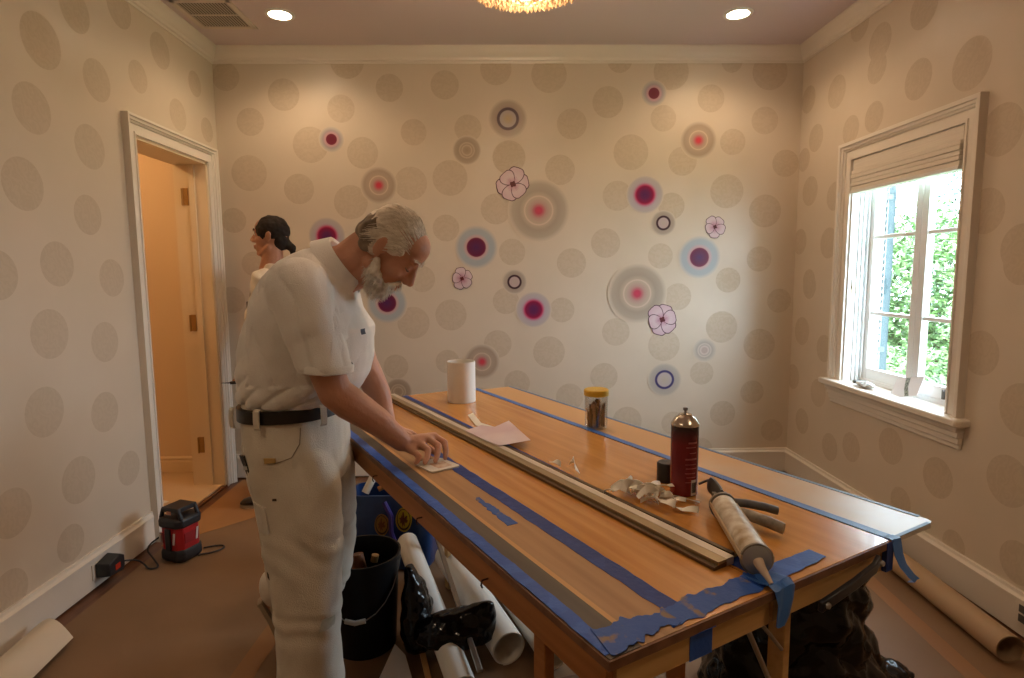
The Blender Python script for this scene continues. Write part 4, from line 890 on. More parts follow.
# crumpled black plastic
M['bagblack'] = mat('black_plastic', (0.003, 0.003, 0.004), rough=0.15, spec=0.32, bump=0.30, bscale=14)
def crumple(rings, amp, sc_, seed, m, name, parent=None, origin=(0, 0, 0), voxel=0.012):
    mb = MB().loft(rings)
    def f(p, n):
        q = p * sc_ + V(seed, seed, 0)
        return amp * (abs(noise.noise(q)) * 1.6 - 0.5 + 0.6 * abs(noise.noise(q * 2.3)) + 0.3 * noise.noise(q * 5))
    return remesh(name, mb, m, parent, origin, voxel, 2, f)
def rg(cx, cy, z, a, b, n=28, yaw=0, p=2.2): return MB().ring(cx, cy, z, a, b, 0, yaw, n, p)
t = thing('rubbish_bag', 'shiny black rubbish bag slumped on the floor under the window end of the table', 'rubbish bag', (0.93, 1.78, 0))
crumple([rg(0.95, 1.80, 0.006, .30, .20), rg(0.95, 1.80, 0.06, .31, .21), rg(0.93, 1.78, 0.18, .26, .19), rg(0.91, 1.76, 0.30, .21, .17), rg(0.91, 1.75, 0.42, .21, .16), rg(0.92, 1.75, 0.50, .20, .15), rg(0.92, 1.75, 0.53, .17, .13)], 0.032, 6.5, 3, M['bagblack'], 'bag_body', t, (0.93, 1.78, 0))
crumple([rg(1.16, 1.84, 0.06, .02, .04), rg(1.18, 1.85, 0.075, .10, .09), rg(1.24, 1.87, 0.065, .12, .08), rg(1.26, 1.87, 0.035, .14, .07), rg(1.26, 1.87, 0.006, .14, .07)], 0.02, 9, 8, M['bagblack'], 'bag_tail', t, (0.93, 1.78, 0), 0.01)
obj('bag_mouth_fold', MB().tube([(0.72 - .93, 1.72 - 1.78, 0.475), (0.83 - .93, 1.63 - 1.78, 0.468), (0.93 - .93, 1.60 - 1.78, 0.478), (1.03 - .93, 1.66 - 1.78, 0.49)], [0.006, 0.01, 0.007, 0.004], 8), M['bagblack'], t)
tag(obj('cardboard_tube', scroll(V(0.80, 1.62, 0.46), V(0.86, 1.80, 0.43), 0.030, 1.5), mat('tube_card', (0.42, 0.36, 0.29), rough=0.6), origin=(0.80, 1.62, 0.46)), 'grey paper tube end poking out of the black rubbish bag', 'paper tube')

# black bucket with wire handle
bk = thing('bucket', 'black plastic bucket with wire handle standing behind the bearded man\'s legs', 'bucket', (-0.535, 2.14, 0)); bk.scale = (0.88, 0.88, 1.04)
M['bucket'] = mat('bucket_black', (0.005, 0.005, 0.006), rough=0.45, spec=0.25)
obj('bucket_body', MB().lathe([(0.0001, 0.0), (0.128, 0.0), (0.132, 0.004), (0.152, 0.33), (0.160, 0.332), (0.162, 0.352), (0.153, 0.352), (0.145, 0.33), (0.125, 0.02), (0.0001, 0.018)], n=48, caps=False), M['bucket'], bk)
mb = MB(); pts = []
for k in range(13):
    th = PI * k / 12; pts.append((0.160 * math.cos(th), -0.165 * math.sin(th) , 0.33 - 0.17 * math.sin(th)))
obj('wire_handle', MB().tube(pts, 0.0025, 8), mat('wire_grey', (0.25, 0.25, 0.25), rough=0.4, metal=0.8), bk)
obj('handle_grip', MB().tube([pts[5], pts[6], pts[7]], 0.009, 12), mat('grip_white', (0.62, 0.62, 0.60), rough=0.4), bk)
br = thing('wallpaper_brush', 'brush with brown wooden handle standing inside the black bucket', 'brush', (-0.535, 2.13, 0.03))
obj('handle', MB().tube([(0.0, 0.0, 0.16), (-0.01, 0.0, 0.25), (-0.02, 0.01, 0.325)], [0.035, 0.030, 0.022], 14), mat('brush_wood', (0.22, 0.08, 0.03), rough=0.4), br)
obj('ferrule', MB().tube([(0.045, 0.0, 0.30), (0.05, 0.0, 0.325)], [0.014, 0.014], 14), M['brass'], br)
obj('bristles', MB().tube([(0.01, 0, 0.0), (0.0, 0, 0.16)], [0.05, 0.035], 14), mat('bristle', (0.06, 0.045, 0.03), rough=0.9), br)
crumple([rg(-0.33, 2.10, 0.015, .05, .07), rg(-0.32, 2.10, 0.05, .065, .10), rg(-0.33, 2.11, 0.16, .060, .09), rg(-0.345, 2.12, 0.25, .035, .06), rg(-0.355, 2.13, 0.31, .015, .03)], 0.012, 9, 5, M['bagblack'], 'black_plastic_bag', None, (0, 0, 0), 0.008)
o = C.objects['black_plastic_bag']; tag(o, 'crumpled black plastic bag squeezed against the side of the bucket', 'plastic bag')
crumple([rg(-0.20, 2.02, 0.085, .09, .05), rg(-0.185, 2.02, 0.100, .15, .09, yaw=6), rg(-0.175, 2.02, 0.150, .145, .08, yaw=8), rg(-0.15, 2.02, 0.185, .115, .05, yaw=10), rg(-0.055, 2.02, 0.222, .012, .012)], 0.012, 8, 15, M['bagblack'], 'black_plastic_sheet', None, (0, 0, 0), 0.007)
o = C.objects['black_plastic_sheet']; tag(o, 'black plastic sheet with pointed corner lying over the white rolls', 'plastic sheet')

# blue tote bag
tt = thing('tote_bag', 'dark blue shopping bag with round yellow emblem under the table', 'bag', (-0.535, 2.80, 0), math.radians(-4))
M['tote'] = mat('tote_blue', (0.012, 0.035, 0.13), rough=0.3, spec=0.5, var=(0.018, 0.055, 0.17), vscale=10, bump=0.4, bscale=14)
rings = []
for z, a, b in [(0.0, .185, .10), (0.02, .20, .115), (0.15, .205, .12), (0.28, .205, .105), (0.34, .20, .09), (0.36, .20, .085)]: rings.append(rg(0, 0, z, a, b, 40, p=5))
for z, a, b in [(0.36, .192, .077), (0.10, .19, .09)]: rings.append(rg(0, 0, z, a, b, 40, p=5))
mb = MB().loft(rings); mb.v = [(p[0] + 0.008 * fn(p, 9), p[1] + 0.012 * fn((p[0], p[1], p[2] + 5), 9), p[2] + (0.012 * fn((p[0], p[1], 1), 7) if p[2] > .3 else 0)) for p in mb.v]
obj('bag_body', mb, M['tote'], tt)
def emblem(cx, cz, s):
    mb = MB(); R_ = Matrix.Rotation(PI / 2, 4, 'X')
    def blob(fr, d, mi, n=30):
        pts = [V(cx + s * x, d, cz + s * z) for x, z in fr]; mb.loft([pts, [p + V(0, -0.0012, 0) for p in pts]], mi)
    yb = -0.128
    blob([(0.62 * math.cos(t_) * (1 + .06 * math.sin(2 * t_)), 0.95 * math.sin(t_)) for t_ in [2 * PI * k / 32 for k in range(32)]], yb, 0)
    blob([(0.52 * math.cos(t_), 0.84 * math.sin(t_)) for t_ in [2 * PI * k / 32 for k in range(32)]], yb - 0.0012, 1)
    blob([(0.46 * math.cos(t_), 0.06 + 0.72 * math.sin(t_)) for t_ in [2 * PI * k / 32 for k in range(32)]], yb - 0.0024, 0)
    blob([(-.06, .62), (.04, .6), (.05, .15), (.20, .35), (.30, .30), (.22, .05), (.34, -.05), (.20, -.25), (.08, -.15), (.10, -.55), (-.02, -.35), (-.10, -.6), (-.14, -.2), (-.30, -.3), (-.24, -.02), (-.34, .12), (-.20, .2), (-.14, .42), (-.10, .2)], yb - 0.0036, 2)
    return mb
ylw = mat('emblem_yellow', (0.55, 0.42, 0.03), rough=0.4); dbl = mat('emblem_dark', (0.03, 0.02, 0.02), rough=0.4); brn = mat('emblem_brown', (0.16, 0.06, 0.02), rough=0.4)
obj('yellow_emblem', emblem(0.075, 0.262, 0.062), [ylw, dbl, brn], tt, smooth=False)
obj('yellow_emblem', emblem(-0.030, 0.235, 0.056), [mat('emblem_ochre', (0.30, 0.17, 0.04), rough=0.4), dbl, brn], tt, smooth=False)
mb = MB()
mb.tube([(-0.02, -0.115, 0.34), (0.015, -0.130, 0.28), (0.015, -0.134, 0.20), (0.03, -0.130, 0.15)], 0.012, 8); obj('strap', mb, mat('strap_violet', (0.05, 0.03, 0.22), rough=0.4), tt)
cr_ = random.Random(4)
for k, (x, y, dx, dz, r, m_, lab) in enumerate([(-0.14, 0.0, 0.05, 0.10, 0.020, M['wpaper'], 'white rolled offcut sticking out of the blue bag near the man\'s leg'),
        (-0.08, 0.01, 0.12, 0.05, 0.014, M['kraft2'], 'orange brown rolled strip lying across the top of the blue bag'), (-0.02, -0.02, 0.10, 0.07, 0.016, mat('offcut_brown', (0.2, 0.09, 0.04)), 'dark brown rolled offcut at the right side of the blue bag top')]):
    a_ = V(-0.535 + x, 2.80 + y, 0.345 + 0.012 * k); tag(obj('rolled_offcut', scroll(a_, a_ + V(dx, 0.03, dz), r, 1.8), m_, origin=a_), lab, 'paper roll')

# ------------------------------------------------------------------ things by the left wall
RS = 0.80
jl = thing('work_radio', 'red and black jobsite radio with bumpers on the floor by the doorway', 'radio', (-1.615, 2.86, 0.002), math.radians(-20)); jl.scale = (0.80, 0.80, 0.92)
blk = mat('rubber_black', (0.018, 0.018, 0.022), rough=0.45); redp = mat('red_plastic', (0.42, 0.015, 0.02), rough=0.35)
def oct_(w_, d_, z, ch_=0.03): return [V(x, y, z) for x, y in [(-w_ + ch_, -d_), (w_ - ch_, -d_), (w_, -d_ + ch_), (w_, d_ - ch_), (w_ - ch_, d_), (-w_ + ch_, d_), (-w_, d_ - ch_), (-w_, -d_ + ch_)]]
obj('red_body', MB().loft([oct_(.085, .085, .05), oct_(.085, .085, .21)]), redp, jl, bevel=0.006)
obj('lower_bumper', MB().loft([oct_(.075, .075, 0), oct_(.093, .093, .02), oct_(.093, .093, .058), oct_(.086, .086, .074)]), blk, jl, bevel=0.006)
obj('upper_bumper', MB().loft([oct_(.086, .086, .190), oct_(.097, .095, .20), oct_(.097, .095, .235), oct_(.082, .085, .245)]), blk, jl, bevel=0.006)
mb = MB()
for y in (-0.06, 0.06): mb.tube([(-.082, y, .235), (-.062, y, .285), (.062, y, .285), (.082, y, .235)], 0.014, 8)
mb.box(-.066, -.07, .272, .066, .07, .297)
obj('carry_handle', mb, blk, jl, bevel=0.005)
obj('handle_label', MB().box(-0.022, -0.074, 0.262, 0.012, -0.0705, 0.280), mat('label_orange', (0.6, 0.25, 0.15), rough=0.4), jl)
obj('speaker_grille', MB().box(0.0855, -0.05, 0.105, 0.089, 0.05, 0.16), mat('grille_dark_red_side', (0.30, 0.012, 0.018), rough=0.5), jl)
obj('speaker_grille', MB().box(-0.05, -0.089, 0.105, 0.05, -0.0855, 0.16), mat('grille_dark_red', (0.24, 0.01, 0.015), rough=0.5), jl)
obj('side_bar', MB().box(-0.02, -0.099, 0.07, 0.02, -0.086, 0.19), blk, jl, bevel=0.004)
mb = MB().prism([(-0.010, -0.03), (0.004, -0.03), (0.010, 0.0), (0.016, 0.034), (0.0, 0.034), (-0.004, 0.004)], 0, 0.002, M=Matrix.Translation((0.0895, 0.035, 0.135)) @ Matrix.Rotation(PI / 2, 4, 'Y') @ Matrix.Rotation(PI / 2, 4, 'Z'))
obj('white_mark', mb, mat('side_mark_white', (0.6, 0.55, 0.55), rough=0.4), jl); mb = MB().prism([(-0.010, -0.03), (0.004, -0.03), (0.010, 0.0), (0.016, 0.034), (0.0, 0.034), (-0.004, 0.004)], 0, 0.002, M=Matrix.Translation((0.04, -0.0895, 0.135)) @ Matrix.Rotation(PI / 2, 4, 'X'))
obj('white_mark', mb, mat('mark_white', (0.6, 0.55, 0.55), rough=0.4), jl)
obj('side_socket', MB().box(-0.10, -0.07, 0.10, -0.085, -0.03, 0.15), mat('socket_pale', (0.55, 0.5, 0.48)), jl)
tag(obj('power_cable', MB().tube(chaikin([(XL + 0.085, 2.67, 0.080), (XL + 0.11, 2.72, 0.06), (-1.74, 2.76, 0.012), (-1.70, 2.72, 0.009), (-1.66, 2.74, 0.009), (-1.72, 2.80, 0.02), (-1.80, 2.86, 0.05), (-1.76, 2.95, 0.08), (-1.71, 2.92, 0.095), (-1.715, 2.86, 0.10)]), 0.0042, 8), blk, origin=(XL + 0.085, 2.66, 0.085)), 'thin black cable looping from the wall plug to the red radio', 'cable')
tag(obj('power_cable', MB().tube(chaikin([(-1.54, 2.86, 0.010), (-1.48, 2.89, 0.008), (-1.44, 2.94, 0.008), (-1.47, 2.98, 0.008), (-1.55, 2.94, 0.010)]), 0.0042, 8), blk, origin=(-1.5, 2.86, 0.01)), 'short black cable loop on the floor right of the red radio', 'cable')
ol = thing('wall_outlet', 'pale outlet plate low on the left baseboard behind the black charger', 'outlet', (XL + 0.0205, 2.60, 0.085))
obj('plate', MB().box(0, -0.06, -0.037, 0.005, 0.06, 0.037), M['trim'], ol, bevel=0.002)
obj('socket_slots', MB().box(0.005, -0.04, -0.012, 0.0056, -0.036, 0.006).box(0.005, -0.028, -0.012, 0.0056, -0.024, 0.006).box(0.005, 0.024, -0.012, 0.0056, 0.028, 0.006), blk, ol)
pg = thing('plug_adapter', 'black and red box shaped adapter plugged in low on the left baseboard', 'adapter', (XL + 0.0265, 2.61, 0.085))
obj('adapter_body', MB().loft([[V(0, y, z) for y, z in [(-.055, -.03), (.045, -.045), (.062, -.02), (.062, .03), (.03, .05), (-.055, .035)]], [V(0.062, y, z) for y, z in [(-.050, -.026), (.042, -.040), (.056, -.02), (.056, .028), (.028, .046), (-.050, .031)]]]), blk, pg, bevel=0.004)
obj('red_panel', MB().box(0.062, -0.012, -0.016, 0.0635, 0.022, 0.010), mat('adapter_red', (0.45, 0.03, 0.01), rough=0.4), pg)
orr = thing('wall_outlet', 'pale outlet plate with black slots on the right baseboard', 'outlet', (XR - 0.0205, 2.09, 0.098))
obj('plate', MB().box(-0.005, -0.036, -0.050, 0, 0.036, 0.050), M['trim'], orr, bevel=0.002)
obj('socket', MB().box(-0.0075, -0.018, -0.034, -0.005, 0.018, -0.004).box(-0.0075, -0.018, 0.004, -0.005, 0.018, 0.034), mat('socket_dark', (0.10, 0.09, 0.08), rough=0.4), orr, bevel=0.002)

# curled wallpaper sheet in the lower left corner
mb = MB(); rings = []
for j in range(15):
    q = j / 14; th = -1.15 + q * 2.5
    rings.append((-1.800 + 0.175 * q, 0.006 + 0.085 * max(0.0, math.cos((q - 0.45) * 2.2)) ** 1.2))
A_ = [V(x - 0.028, 2.19 - 0.05 * abs(k / 14 - .3), z) for k, (x, z) in enumerate(rings)]
B_ = [V(x + 0.07, 1.25, z) for (x, z) in rings]
n = len(A_); vs = A_ + B_ + [p - V(0, 0, .001) for p in A_] + [p - V(0, 0, .001) for p in B_]
mb.add(vs, [(i, i + 1, n + i + 1, n + i) for i in range(n - 1)] + [(2 * n + i + 1, 2 * n + i, 3 * n + i, 3 * n + i + 1) for i in range(n - 1)])
o = obj('wallpaper_sheet', mb, M['wpaper2'], origin=(-1.6, 1.8, 0)); tag(o, 'curled sheet of cream wallpaper on the floor at the near left corner', 'wallpaper sheet')
# ------------------------------------------------------------------ people
def skin_mat(name, c, c2):
    m = mat(name, c, rough=0.5, spec=0.4, var=c2, vscale=9, bump=0.25, bscale=55)
    b = m.node_tree.nodes['Principled BSDF']; b.inputs['Subsurface Weight'].default_value = 0.06; b.inputs['Subsurface Radius'].default_value = (0.02, 0.006, 0.003)
    return m
M['skin1'] = skin_mat('ruddy_skin', (0.52, 0.26, 0.17), (0.58, 0.31, 0.21))
M['skin2'] = skin_mat('tanned_skin', (0.42, 0.19, 0.11), (0.47, 0.23, 0.14))
def cloth(name, c, c2, sc_=5, bump=0.3):
    return mat(name, c, rough=0.85, spec=0.15, var=c2, vscale=sc_, bump=bump, bscale=320, sheen=0.2)
M['polo'] = cloth('white_polo_cloth', (0.80, 0.78, 0.75), (0.84, 0.82, 0.79))
M['pants'] = cloth('painter_pants_cloth', (0.66, 0.60, 0.50), (0.77, 0.73, 0.64), 6)
M['greyhair'] = mat('grey_white_hair', (0.60, 0.52, 0.41), rough=0.5, var=(0.84, 0.78, 0.67), vscale=30, stretch=(1, 4, 4))
M['hairdark'] = mat('greying_dark_hair', (0.10, 0.07, 0.045), rough=0.5, var=(0.26, 0.20, 0.14), vscale=26)
M['beard'] = mat('white_beard_hair', (0.55, 0.50, 0.42), rough=0.7, var=(0.80, 0.76, 0.68), vscale=55)
M['blackhair'] = mat('black_hair', (0.018, 0.012, 0.009), rough=0.7, spec=0.2, var=(0.030, 0.02, 0.015), vscale=30)
M['belt'] = mat('black_belt', (0.014, 0.012, 0.012), rough=0.4)
M['eyew'] = mat('eye_white', (0.7, 0.66, 0.62), rough=0.2)
M['eyed'] = mat('eye_dark', (0.03, 0.02, 0.015), rough=0.15)
M['stitch'] = mat('seam_shade', (0.30, 0.26, 0.20), rough=0.9)

def head_xf(c, pitch, yaw):
    """head-local (x forward, y left, z up, origin mid-skull) to the room"""
    return Matrix.Translation(c) @ Matrix.Rotation(yaw, 4, 'Z') @ Matrix.Rotation(pitch, 4, 'Y')
def tf(mb, X): 
    mb.v = [tuple(X @ Vector(p)) for p in mb.v]; return mb
def join(a, b): return a.add([Vector(p) for p in b.v], b.f)
def head_shapes():
    h = MB()
    h.ellipsoid((-0.006, 0, 0.004), (0.098, 0.076, 0.094))            # skull
    h.ellipsoid((0.030, 0, -0.030), (0.062, 0.062, 0.085))            # face
    h.ellipsoid((0.040, 0, 0.030), (0.054, 0.062, 0.055))             # forehead
    h.ellipsoid((0.050, 0, -0.088), (0.040, 0.045, 0.040))            # mouth region
    h.ellipsoid((0.060, 0, -0.122), (0.025, 0.028, 0.018))            # chin
    for s in (-1, 1):
        h.capsule((0.0, s * 0.055, -0.085), (0.055, s * 0.022, -0.122), 0.018, 0.016)  # jaw
        h.ellipsoid((0.055, s * 0.036, -0.045), (0.028, 0.022, 0.022))                  # cheekbone
        h.ellipsoid((0.080, s * 0.030, 0.012), (0.014, 0.024, 0.009))                   # brow
        h.ellipsoid((0.074, s * 0.031, -0.012), (0.013, 0.016, 0.012))                  # lid
        h.ellipsoid((0.100, s * 0.013, -0.050), (0.013, 0.009, 0.010))                  # nostril wing
        e = Matrix.Rotation(s * math.radians(-20), 3, 'Z')
        h.ellipsoid((-0.006, s * 0.083, -0.022), (0.019, 0.007, 0.032), R=e)             # ear
        h.ellipsoid((-0.012, s * 0.090, -0.016), (0.014, 0.004, 0.022), R=e)
        h.ellipsoid((0.0, s * 0.078, -0.047), (0.008, 0.005, 0.009), R=e)
    h.capsule((0.088, 0, 0.000), (0.112, 0, -0.044), 0.009, 0.0125)    # nose
    h.ellipsoid((0.092, 0, -0.077), (0.012, 0.024, 0.006)); h.ellipsoid((0.089, 0, -0.091), (0.012, 0.021, 0.007))  # lips
    return h
def face_parts(X, root, parent, brow_m, open_=True, browlen=1.0):
    for s in (-1, 1):
        if open_:
            e = MB().ellipsoid((0.078, s * 0.031, -0.013), (0.0115, 0.0125, 0.008), nu=16, nv=10)
            eo = obj('eye', tf(e, X), M['eyew'], parent, recalc=True); eo.data.transform(Matrix.Translation(-Vector(root)))
            p = MB().ellipsoid((0.0875, s * 0.031, -0.013), (0.003, 0.005, 0.005), nu=12, nv=8)
            po = obj('iris', tf(p, X), M['eyed'], eo); po.data.transform(Matrix.Translation(-Vector(root)))
        else:
            p = MB().tube([(0.080, s * 0.016, -0.0165), (0.0885, s * 0.027, -0.0215), (0.087, s * 0.036, -0.0215), (0.076, s * 0.047, -0.017)], [0.001, 0.0022, 0.0022, 0.001], 6)
            po = obj('eyelashes', tf(p, X), M['hairdark'], parent); po.data.transform(Matrix.Translation(-Vector(root)))
        bw = MB(); rr = random.Random(3 + s)
        for k in range(34):
            q = k / 33; a = V(0.094 - 0.016 * q * q, s * (0.012 + 0.036 * q), 0.010 + 0.010 * math.sin(q * 2.4))
            bw.tube([a, a + V(0.005, s * 0.004, 0.003 * rr.uniform(-1, 1)) * browlen, a + V(0.006, s * 0.009, -0.003) * browlen], [0.0016, 0.0012, 0.0004], 5)
        bo = obj('eyebrow', tf(bw, X), brow_m, parent); bo.data.transform(Matrix.Translation(-Vector(root)))
def loc(o, root): o.data.transform(Matrix.Translation(-Vector(root))); return o

def hand(mb, wrist, mcps, pips, tips, thumb, rw=0.030, rf=0.0096):
    """palm and five separate fingers"""
    wr = Vector(wrist); mc = [Vector(p) for p in mcps]
    for p in mc: mb.capsule(wr + (p - wr) * 0.12, p, rw * 0.62, 0.0125)
    for i in range(3): mb.capsule(mc[i], mc[i + 1], 0.0118, 0.0118); mb.capsule(wr + (mc[i] - wr) * .55, wr + (mc[i + 1] - wr) * .55, 0.014, 0.014)
    fr = [rf * 0.9, rf * 1.0, rf * 1.05, rf]
    for i in range(4):
        a, b, c = mc[i], Vector(pips[i]), Vector(tips[i])
        m = b + (c - b) * 0.55 + (b - a).normalized() * 0.003
        mb.capsule(a, b, 0.0105, fr[i] * 1.02); mb.capsule(b, m, fr[i] * 1.05, fr[i] * 0.92); mb.capsule(m, c, fr[i] * 0.92, fr[i] * 0.8)
    t = [Vector(p) for p in thumb]
    mb.capsule(t[0], t[1], 0.0165, 0.0125); mb.capsule(t[1], t[2], 0.0122, 0.011); mb.capsule(t[2], t[3], 0.011, 0.0085)

# ================= bearded man bending over the table =================
P1 = (-0.62, 1.77, 0.0)
man = thing('person', 'white-haired bearded man in white polo and painter pants bending over the table', 'person', P1)
HX = head_xf((-0.310, 1.745, 1.490), math.radians(49), math.radians(-2))
body = tf(head_shapes(), HX)
nk = HX @ V(-0.045, 0, -0.075)
body.chain([(-0.50, 1.755, 1.40), (-0.445, 1.752, 1.432), nk], [0.085, 0.066, 0.060])
body.chain([(-0.47, 1.752, 1.395), HX @ V(0.0, 0, -0.09)], [0.055, 0.050])
rg1 = lambda x0, x1, z, b, tilt=0, y=1.765: MB().ring((x0 + x1) / 2, y, z, (x1 - x0) / 2, b, tilt, 0, 32, 2.3)
body.loft([rg1(-.74, -.52, 0.90, .150), rg1(-.75, -.51, 1.00, .152), rg1(-.75, -.46, 1.12, .160), rg1(-.73, -.42, 1.24, .178, 12), rg1(-.67, -.43, 1.35, .19, 32), rg1(-.60, -.42, 1.405, .12, 48)])
# near (right) arm
body.chain([(-0.530, 1.590, 1.365), (-0.470, 1.562, 1.150), (-0.448, 1.566, 1.088), (-0.418, 1.580, 1.058), (-0.352, 1.615, 0.998), (-0.290, 1.650, 0.928)], [0.052, 0.045, 0.0450, 0.0465, 0.040, 0.0285])
hand(body, (-0.290, 1.650, 0.926), [(-0.262, 1.640, 0.906), (-0.243, 1.660, 0.921), (-0.222, 1.681, 0.929), (-0.203, 1.702, 0.928)],
     [(-0.240, 1.630, 0.893), (-0.214, 1.645, 0.903), (-0.188, 1.668, 0.910), (-0.172, 1.693, 0.912)],
     [(-0.247, 1.622, 0.8735), (-0.221, 1.622, 0.8745), (-0.194, 1.636, 0.8745), (-0.168, 1.662, 0.8745)],
     [(-0.275, 1.668, 0.918), (-0.250, 1.700, 0.902), (-0.222, 1.712, 0.888), (-0.196, 1.705, 0.876)])
# far (left) arm
body.chain([(-0.520, 1.925, 1.355), (-0.455, 1.935, 1.110), (-0.440, 1.942, 1.070), (-0.415, 1.945, 1.01), (-0.385, 1.925, 0.910)], [0.050, 0.044, 0.044, 0.041, 0.029])
hand(body, (-0.386, 1.925, 0.910), [(-0.352, 1.945, 0.888), (-0.345, 1.925, 0.893), (-0.345, 1.905, 0.893), (-0.352, 1.885, 0.887)],
     [(-0.328, 1.955, 0.878), (-0.318, 1.930, 0.880), (-0.318, 1.905, 0.880), (-0.328, 1.878, 0.878)],
     [(-0.306, 1.960, 0.8705), (-0.294, 1.932, 0.8705), (-0.295, 1.904, 0.8705), (-0.308, 1.872, 0.8705)],
     [(-0.378, 1.905, 0.900), (-0.362, 1.870, 0.885), (-0.345, 1.858, 0.878), (-0.330, 1.852, 0.872)], rw=0.026)
# legs and feet under the clothes
body.chain([(-0.63, 1.68, 0.90), (-0.585, 1.665, 0.50), (-0.583, 1.660, 0.30), (-0.585, 1.658, 0.10)], [0.085, 0.055, 0.050, 0.036])
body.chain([(-0.62, 1.86, 0.90), (-0.57, 1.885, 0.44), (-0.72, 2.00, 0.30), (-0.855, 2.10, 0.235)], [0.085, 0.055, 0.048, 0.036])
body.chain([(-0.62, 1.66, 0.05), (-0.50, 1.65, 0.035)], [0.034, 0.028]); body.chain([(-0.875, 2.115, 0.21), (-0.80, 2.12, 0.06)], [0.034, 0.028])
bo = remesh('body', body, M['skin1'], man, P1, 0.0042, 4)
def ridge(t, k=2.2):
    """rounded cloth ridges with narrow valleys"""
    return abs(math.sin(t)) ** (1 / k) * 2 - 1.2
def polo_fold(p, n):
    # sleeves: folds running down from the shoulder; body: drapes swinging from the back towards the belly
    side = abs(p.y - 1.765)
    w1 = 3.2 * fn(p, 3.0) + 1.2 * fn(p, 8)
    m = max(0.15, min(1.0, 0.6 + 1.4 * fn(p + V(3, 1, 7), 3.2)))
    if side > 0.165 and p.z > 1.10:
        f = 0.0075 * m * ridge((p.x * 0.9 + p.z * 0.30) * 46 + w1)
    else:
        low = math.exp(-((p.z - 1.07) / 0.11) ** 2)
        f = 0.0075 * m * ridge((p.x * 0.75 + p.z * 0.35) * 40 + w1) + 0.0055 * low * ridge((p.z * 1.0 - p.x * 0.9) * 44 + w1 * 1.2)
    return f + 0.005 * fn(p, 9) + 0.002 * fn(p, 26)
sh = MB()
y0 = 1.765
sh.loft([rg1(-.768, -.485, 1.034, .176, 4), rg1(-.778, -.450, 1.060, .184, 4), rg1(-.776, -.412, 1.11, .188), rg1(-.766, -.398, 1.16, .190), rg1(-.752, -.392, 1.215, .195, 4),
         rg1(-.726, -.385, 1.285, .210, 14), rg1(-.698, -.398, 1.335, .212, 25), rg1(-.655, -.402, 1.375, .198, 36), rg1(-.600, -.405, 1.408, .158, 46), rg1(-.555, -.410, 1.430, .105, 52), rg1(-.535, -.418, 1.440, .085, 55)])
for sy, sh_, e1, e2, r1, r2 in ((-1, (-.545, 1.600, 1.365), (-.507, 1.578, 1.26), (-.470, 1.562, 1.150), .084, .070), (1, (-.545, 1.925, 1.355), (-.505, 1.930, 1.24), (-.478, 1.932, 1.102), .080, .056)):
    A_ = Vector(sh_); B_ = Vector(e1); C_ = Vector(e2)
    sh.capsule(A_, B_, r1, r2 + 0.006)
    x_ = V(1, 0, -.04); y_ = V(0, 1, 0)
    rr = []
    for q, r_ in ((0, r2 + .004), (.5, r2 + .001), (.95, r2), (1.0, r2 - .004)):
        c_ = B_ + (C_ - B_) * q; rr.append([c_ + (x_ * math.cos(t_) * r_ + y_ * math.sin(t_) * r_ * .95) for t_ in [2 * PI * k / 28 for k in range(28)]])
    sh.loft(rr)
sho = remesh('polo_shirt', sh, M['polo'], man, P1, 0.0055, 7, polo_fold)
# collar
def bvh_of(o): 
    me = o.data; return BVHTree.FromPolygons([v.co + Vector(P1) for v in me.vertices], [tuple(p.vertices) for p in me.polygons])
bs = bvh_of(sho)
col = MB(); rings = []
for j in range(25):
    th = math.radians(28 + j * (304 / 24)); c, s = math.cos(th), math.sin(th)
    t_ = math.radians(56)
    fx = V(math.cos(t_), 0, -math.sin(t_)); up_ = V(math.sin(t_), 0, math.cos(t_)); sy_ = V(0, 1, 0)
    base = V(-0.472, 1.757, 1.428)
    rad = fx * c + sy_ * s
    drop = 0.050 + 0.022 * max(0.0, c)
    p0 = base + fx * (0.074 * c) + sy_ * (0.076 * s) + up_ * 0.022
    p1 = base + fx * (0.084 * c) + sy_ * (0.088 * s) + up_ * 0.026
    p2 = base + fx * ((0.104 + 0.010 * max(0, c)) * c) + sy_ * (0.116 * s) - up_ * (drop - 0.026)
    rings.append([p0, p1, p2, p2 - rad * 0.004, p0 - up_ * 0.03])
col.loft(rings); loc(obj('collar', col, M['polo'], sho), P1)
cuffm = cloth('cuff_rib', (0.84, 0.82, 0.79), (0.86, 0.84, 0.81), 8)
for C_, d_, r_ in ((V(-.470, 1.562, 1.150), V(.02, 0, -1), .0705), (V(-.478, 1.932, 1.102), V(.02, 0, -1), .0565)):
    x_ = V(1, 0, -.04); y_ = V(0, 1, 0)
    rr = []
    for q, k in ((-.018, 0.0), (-.012, .003), (.002, .002), (.004, -.003), (.002, -.010), (-.01, -.010)):
        rr.append([C_ + d_ * q + (x_ * math.cos(t_) + y_ * .95 * math.sin(t_)) * (r_ + k) for t_ in [2 * PI * i / 32 for i in range(32)]])
    loc(obj('sleeve_cuff', MB().loft(rr, caps=False), cuffm, sho, recalc=False), P1)
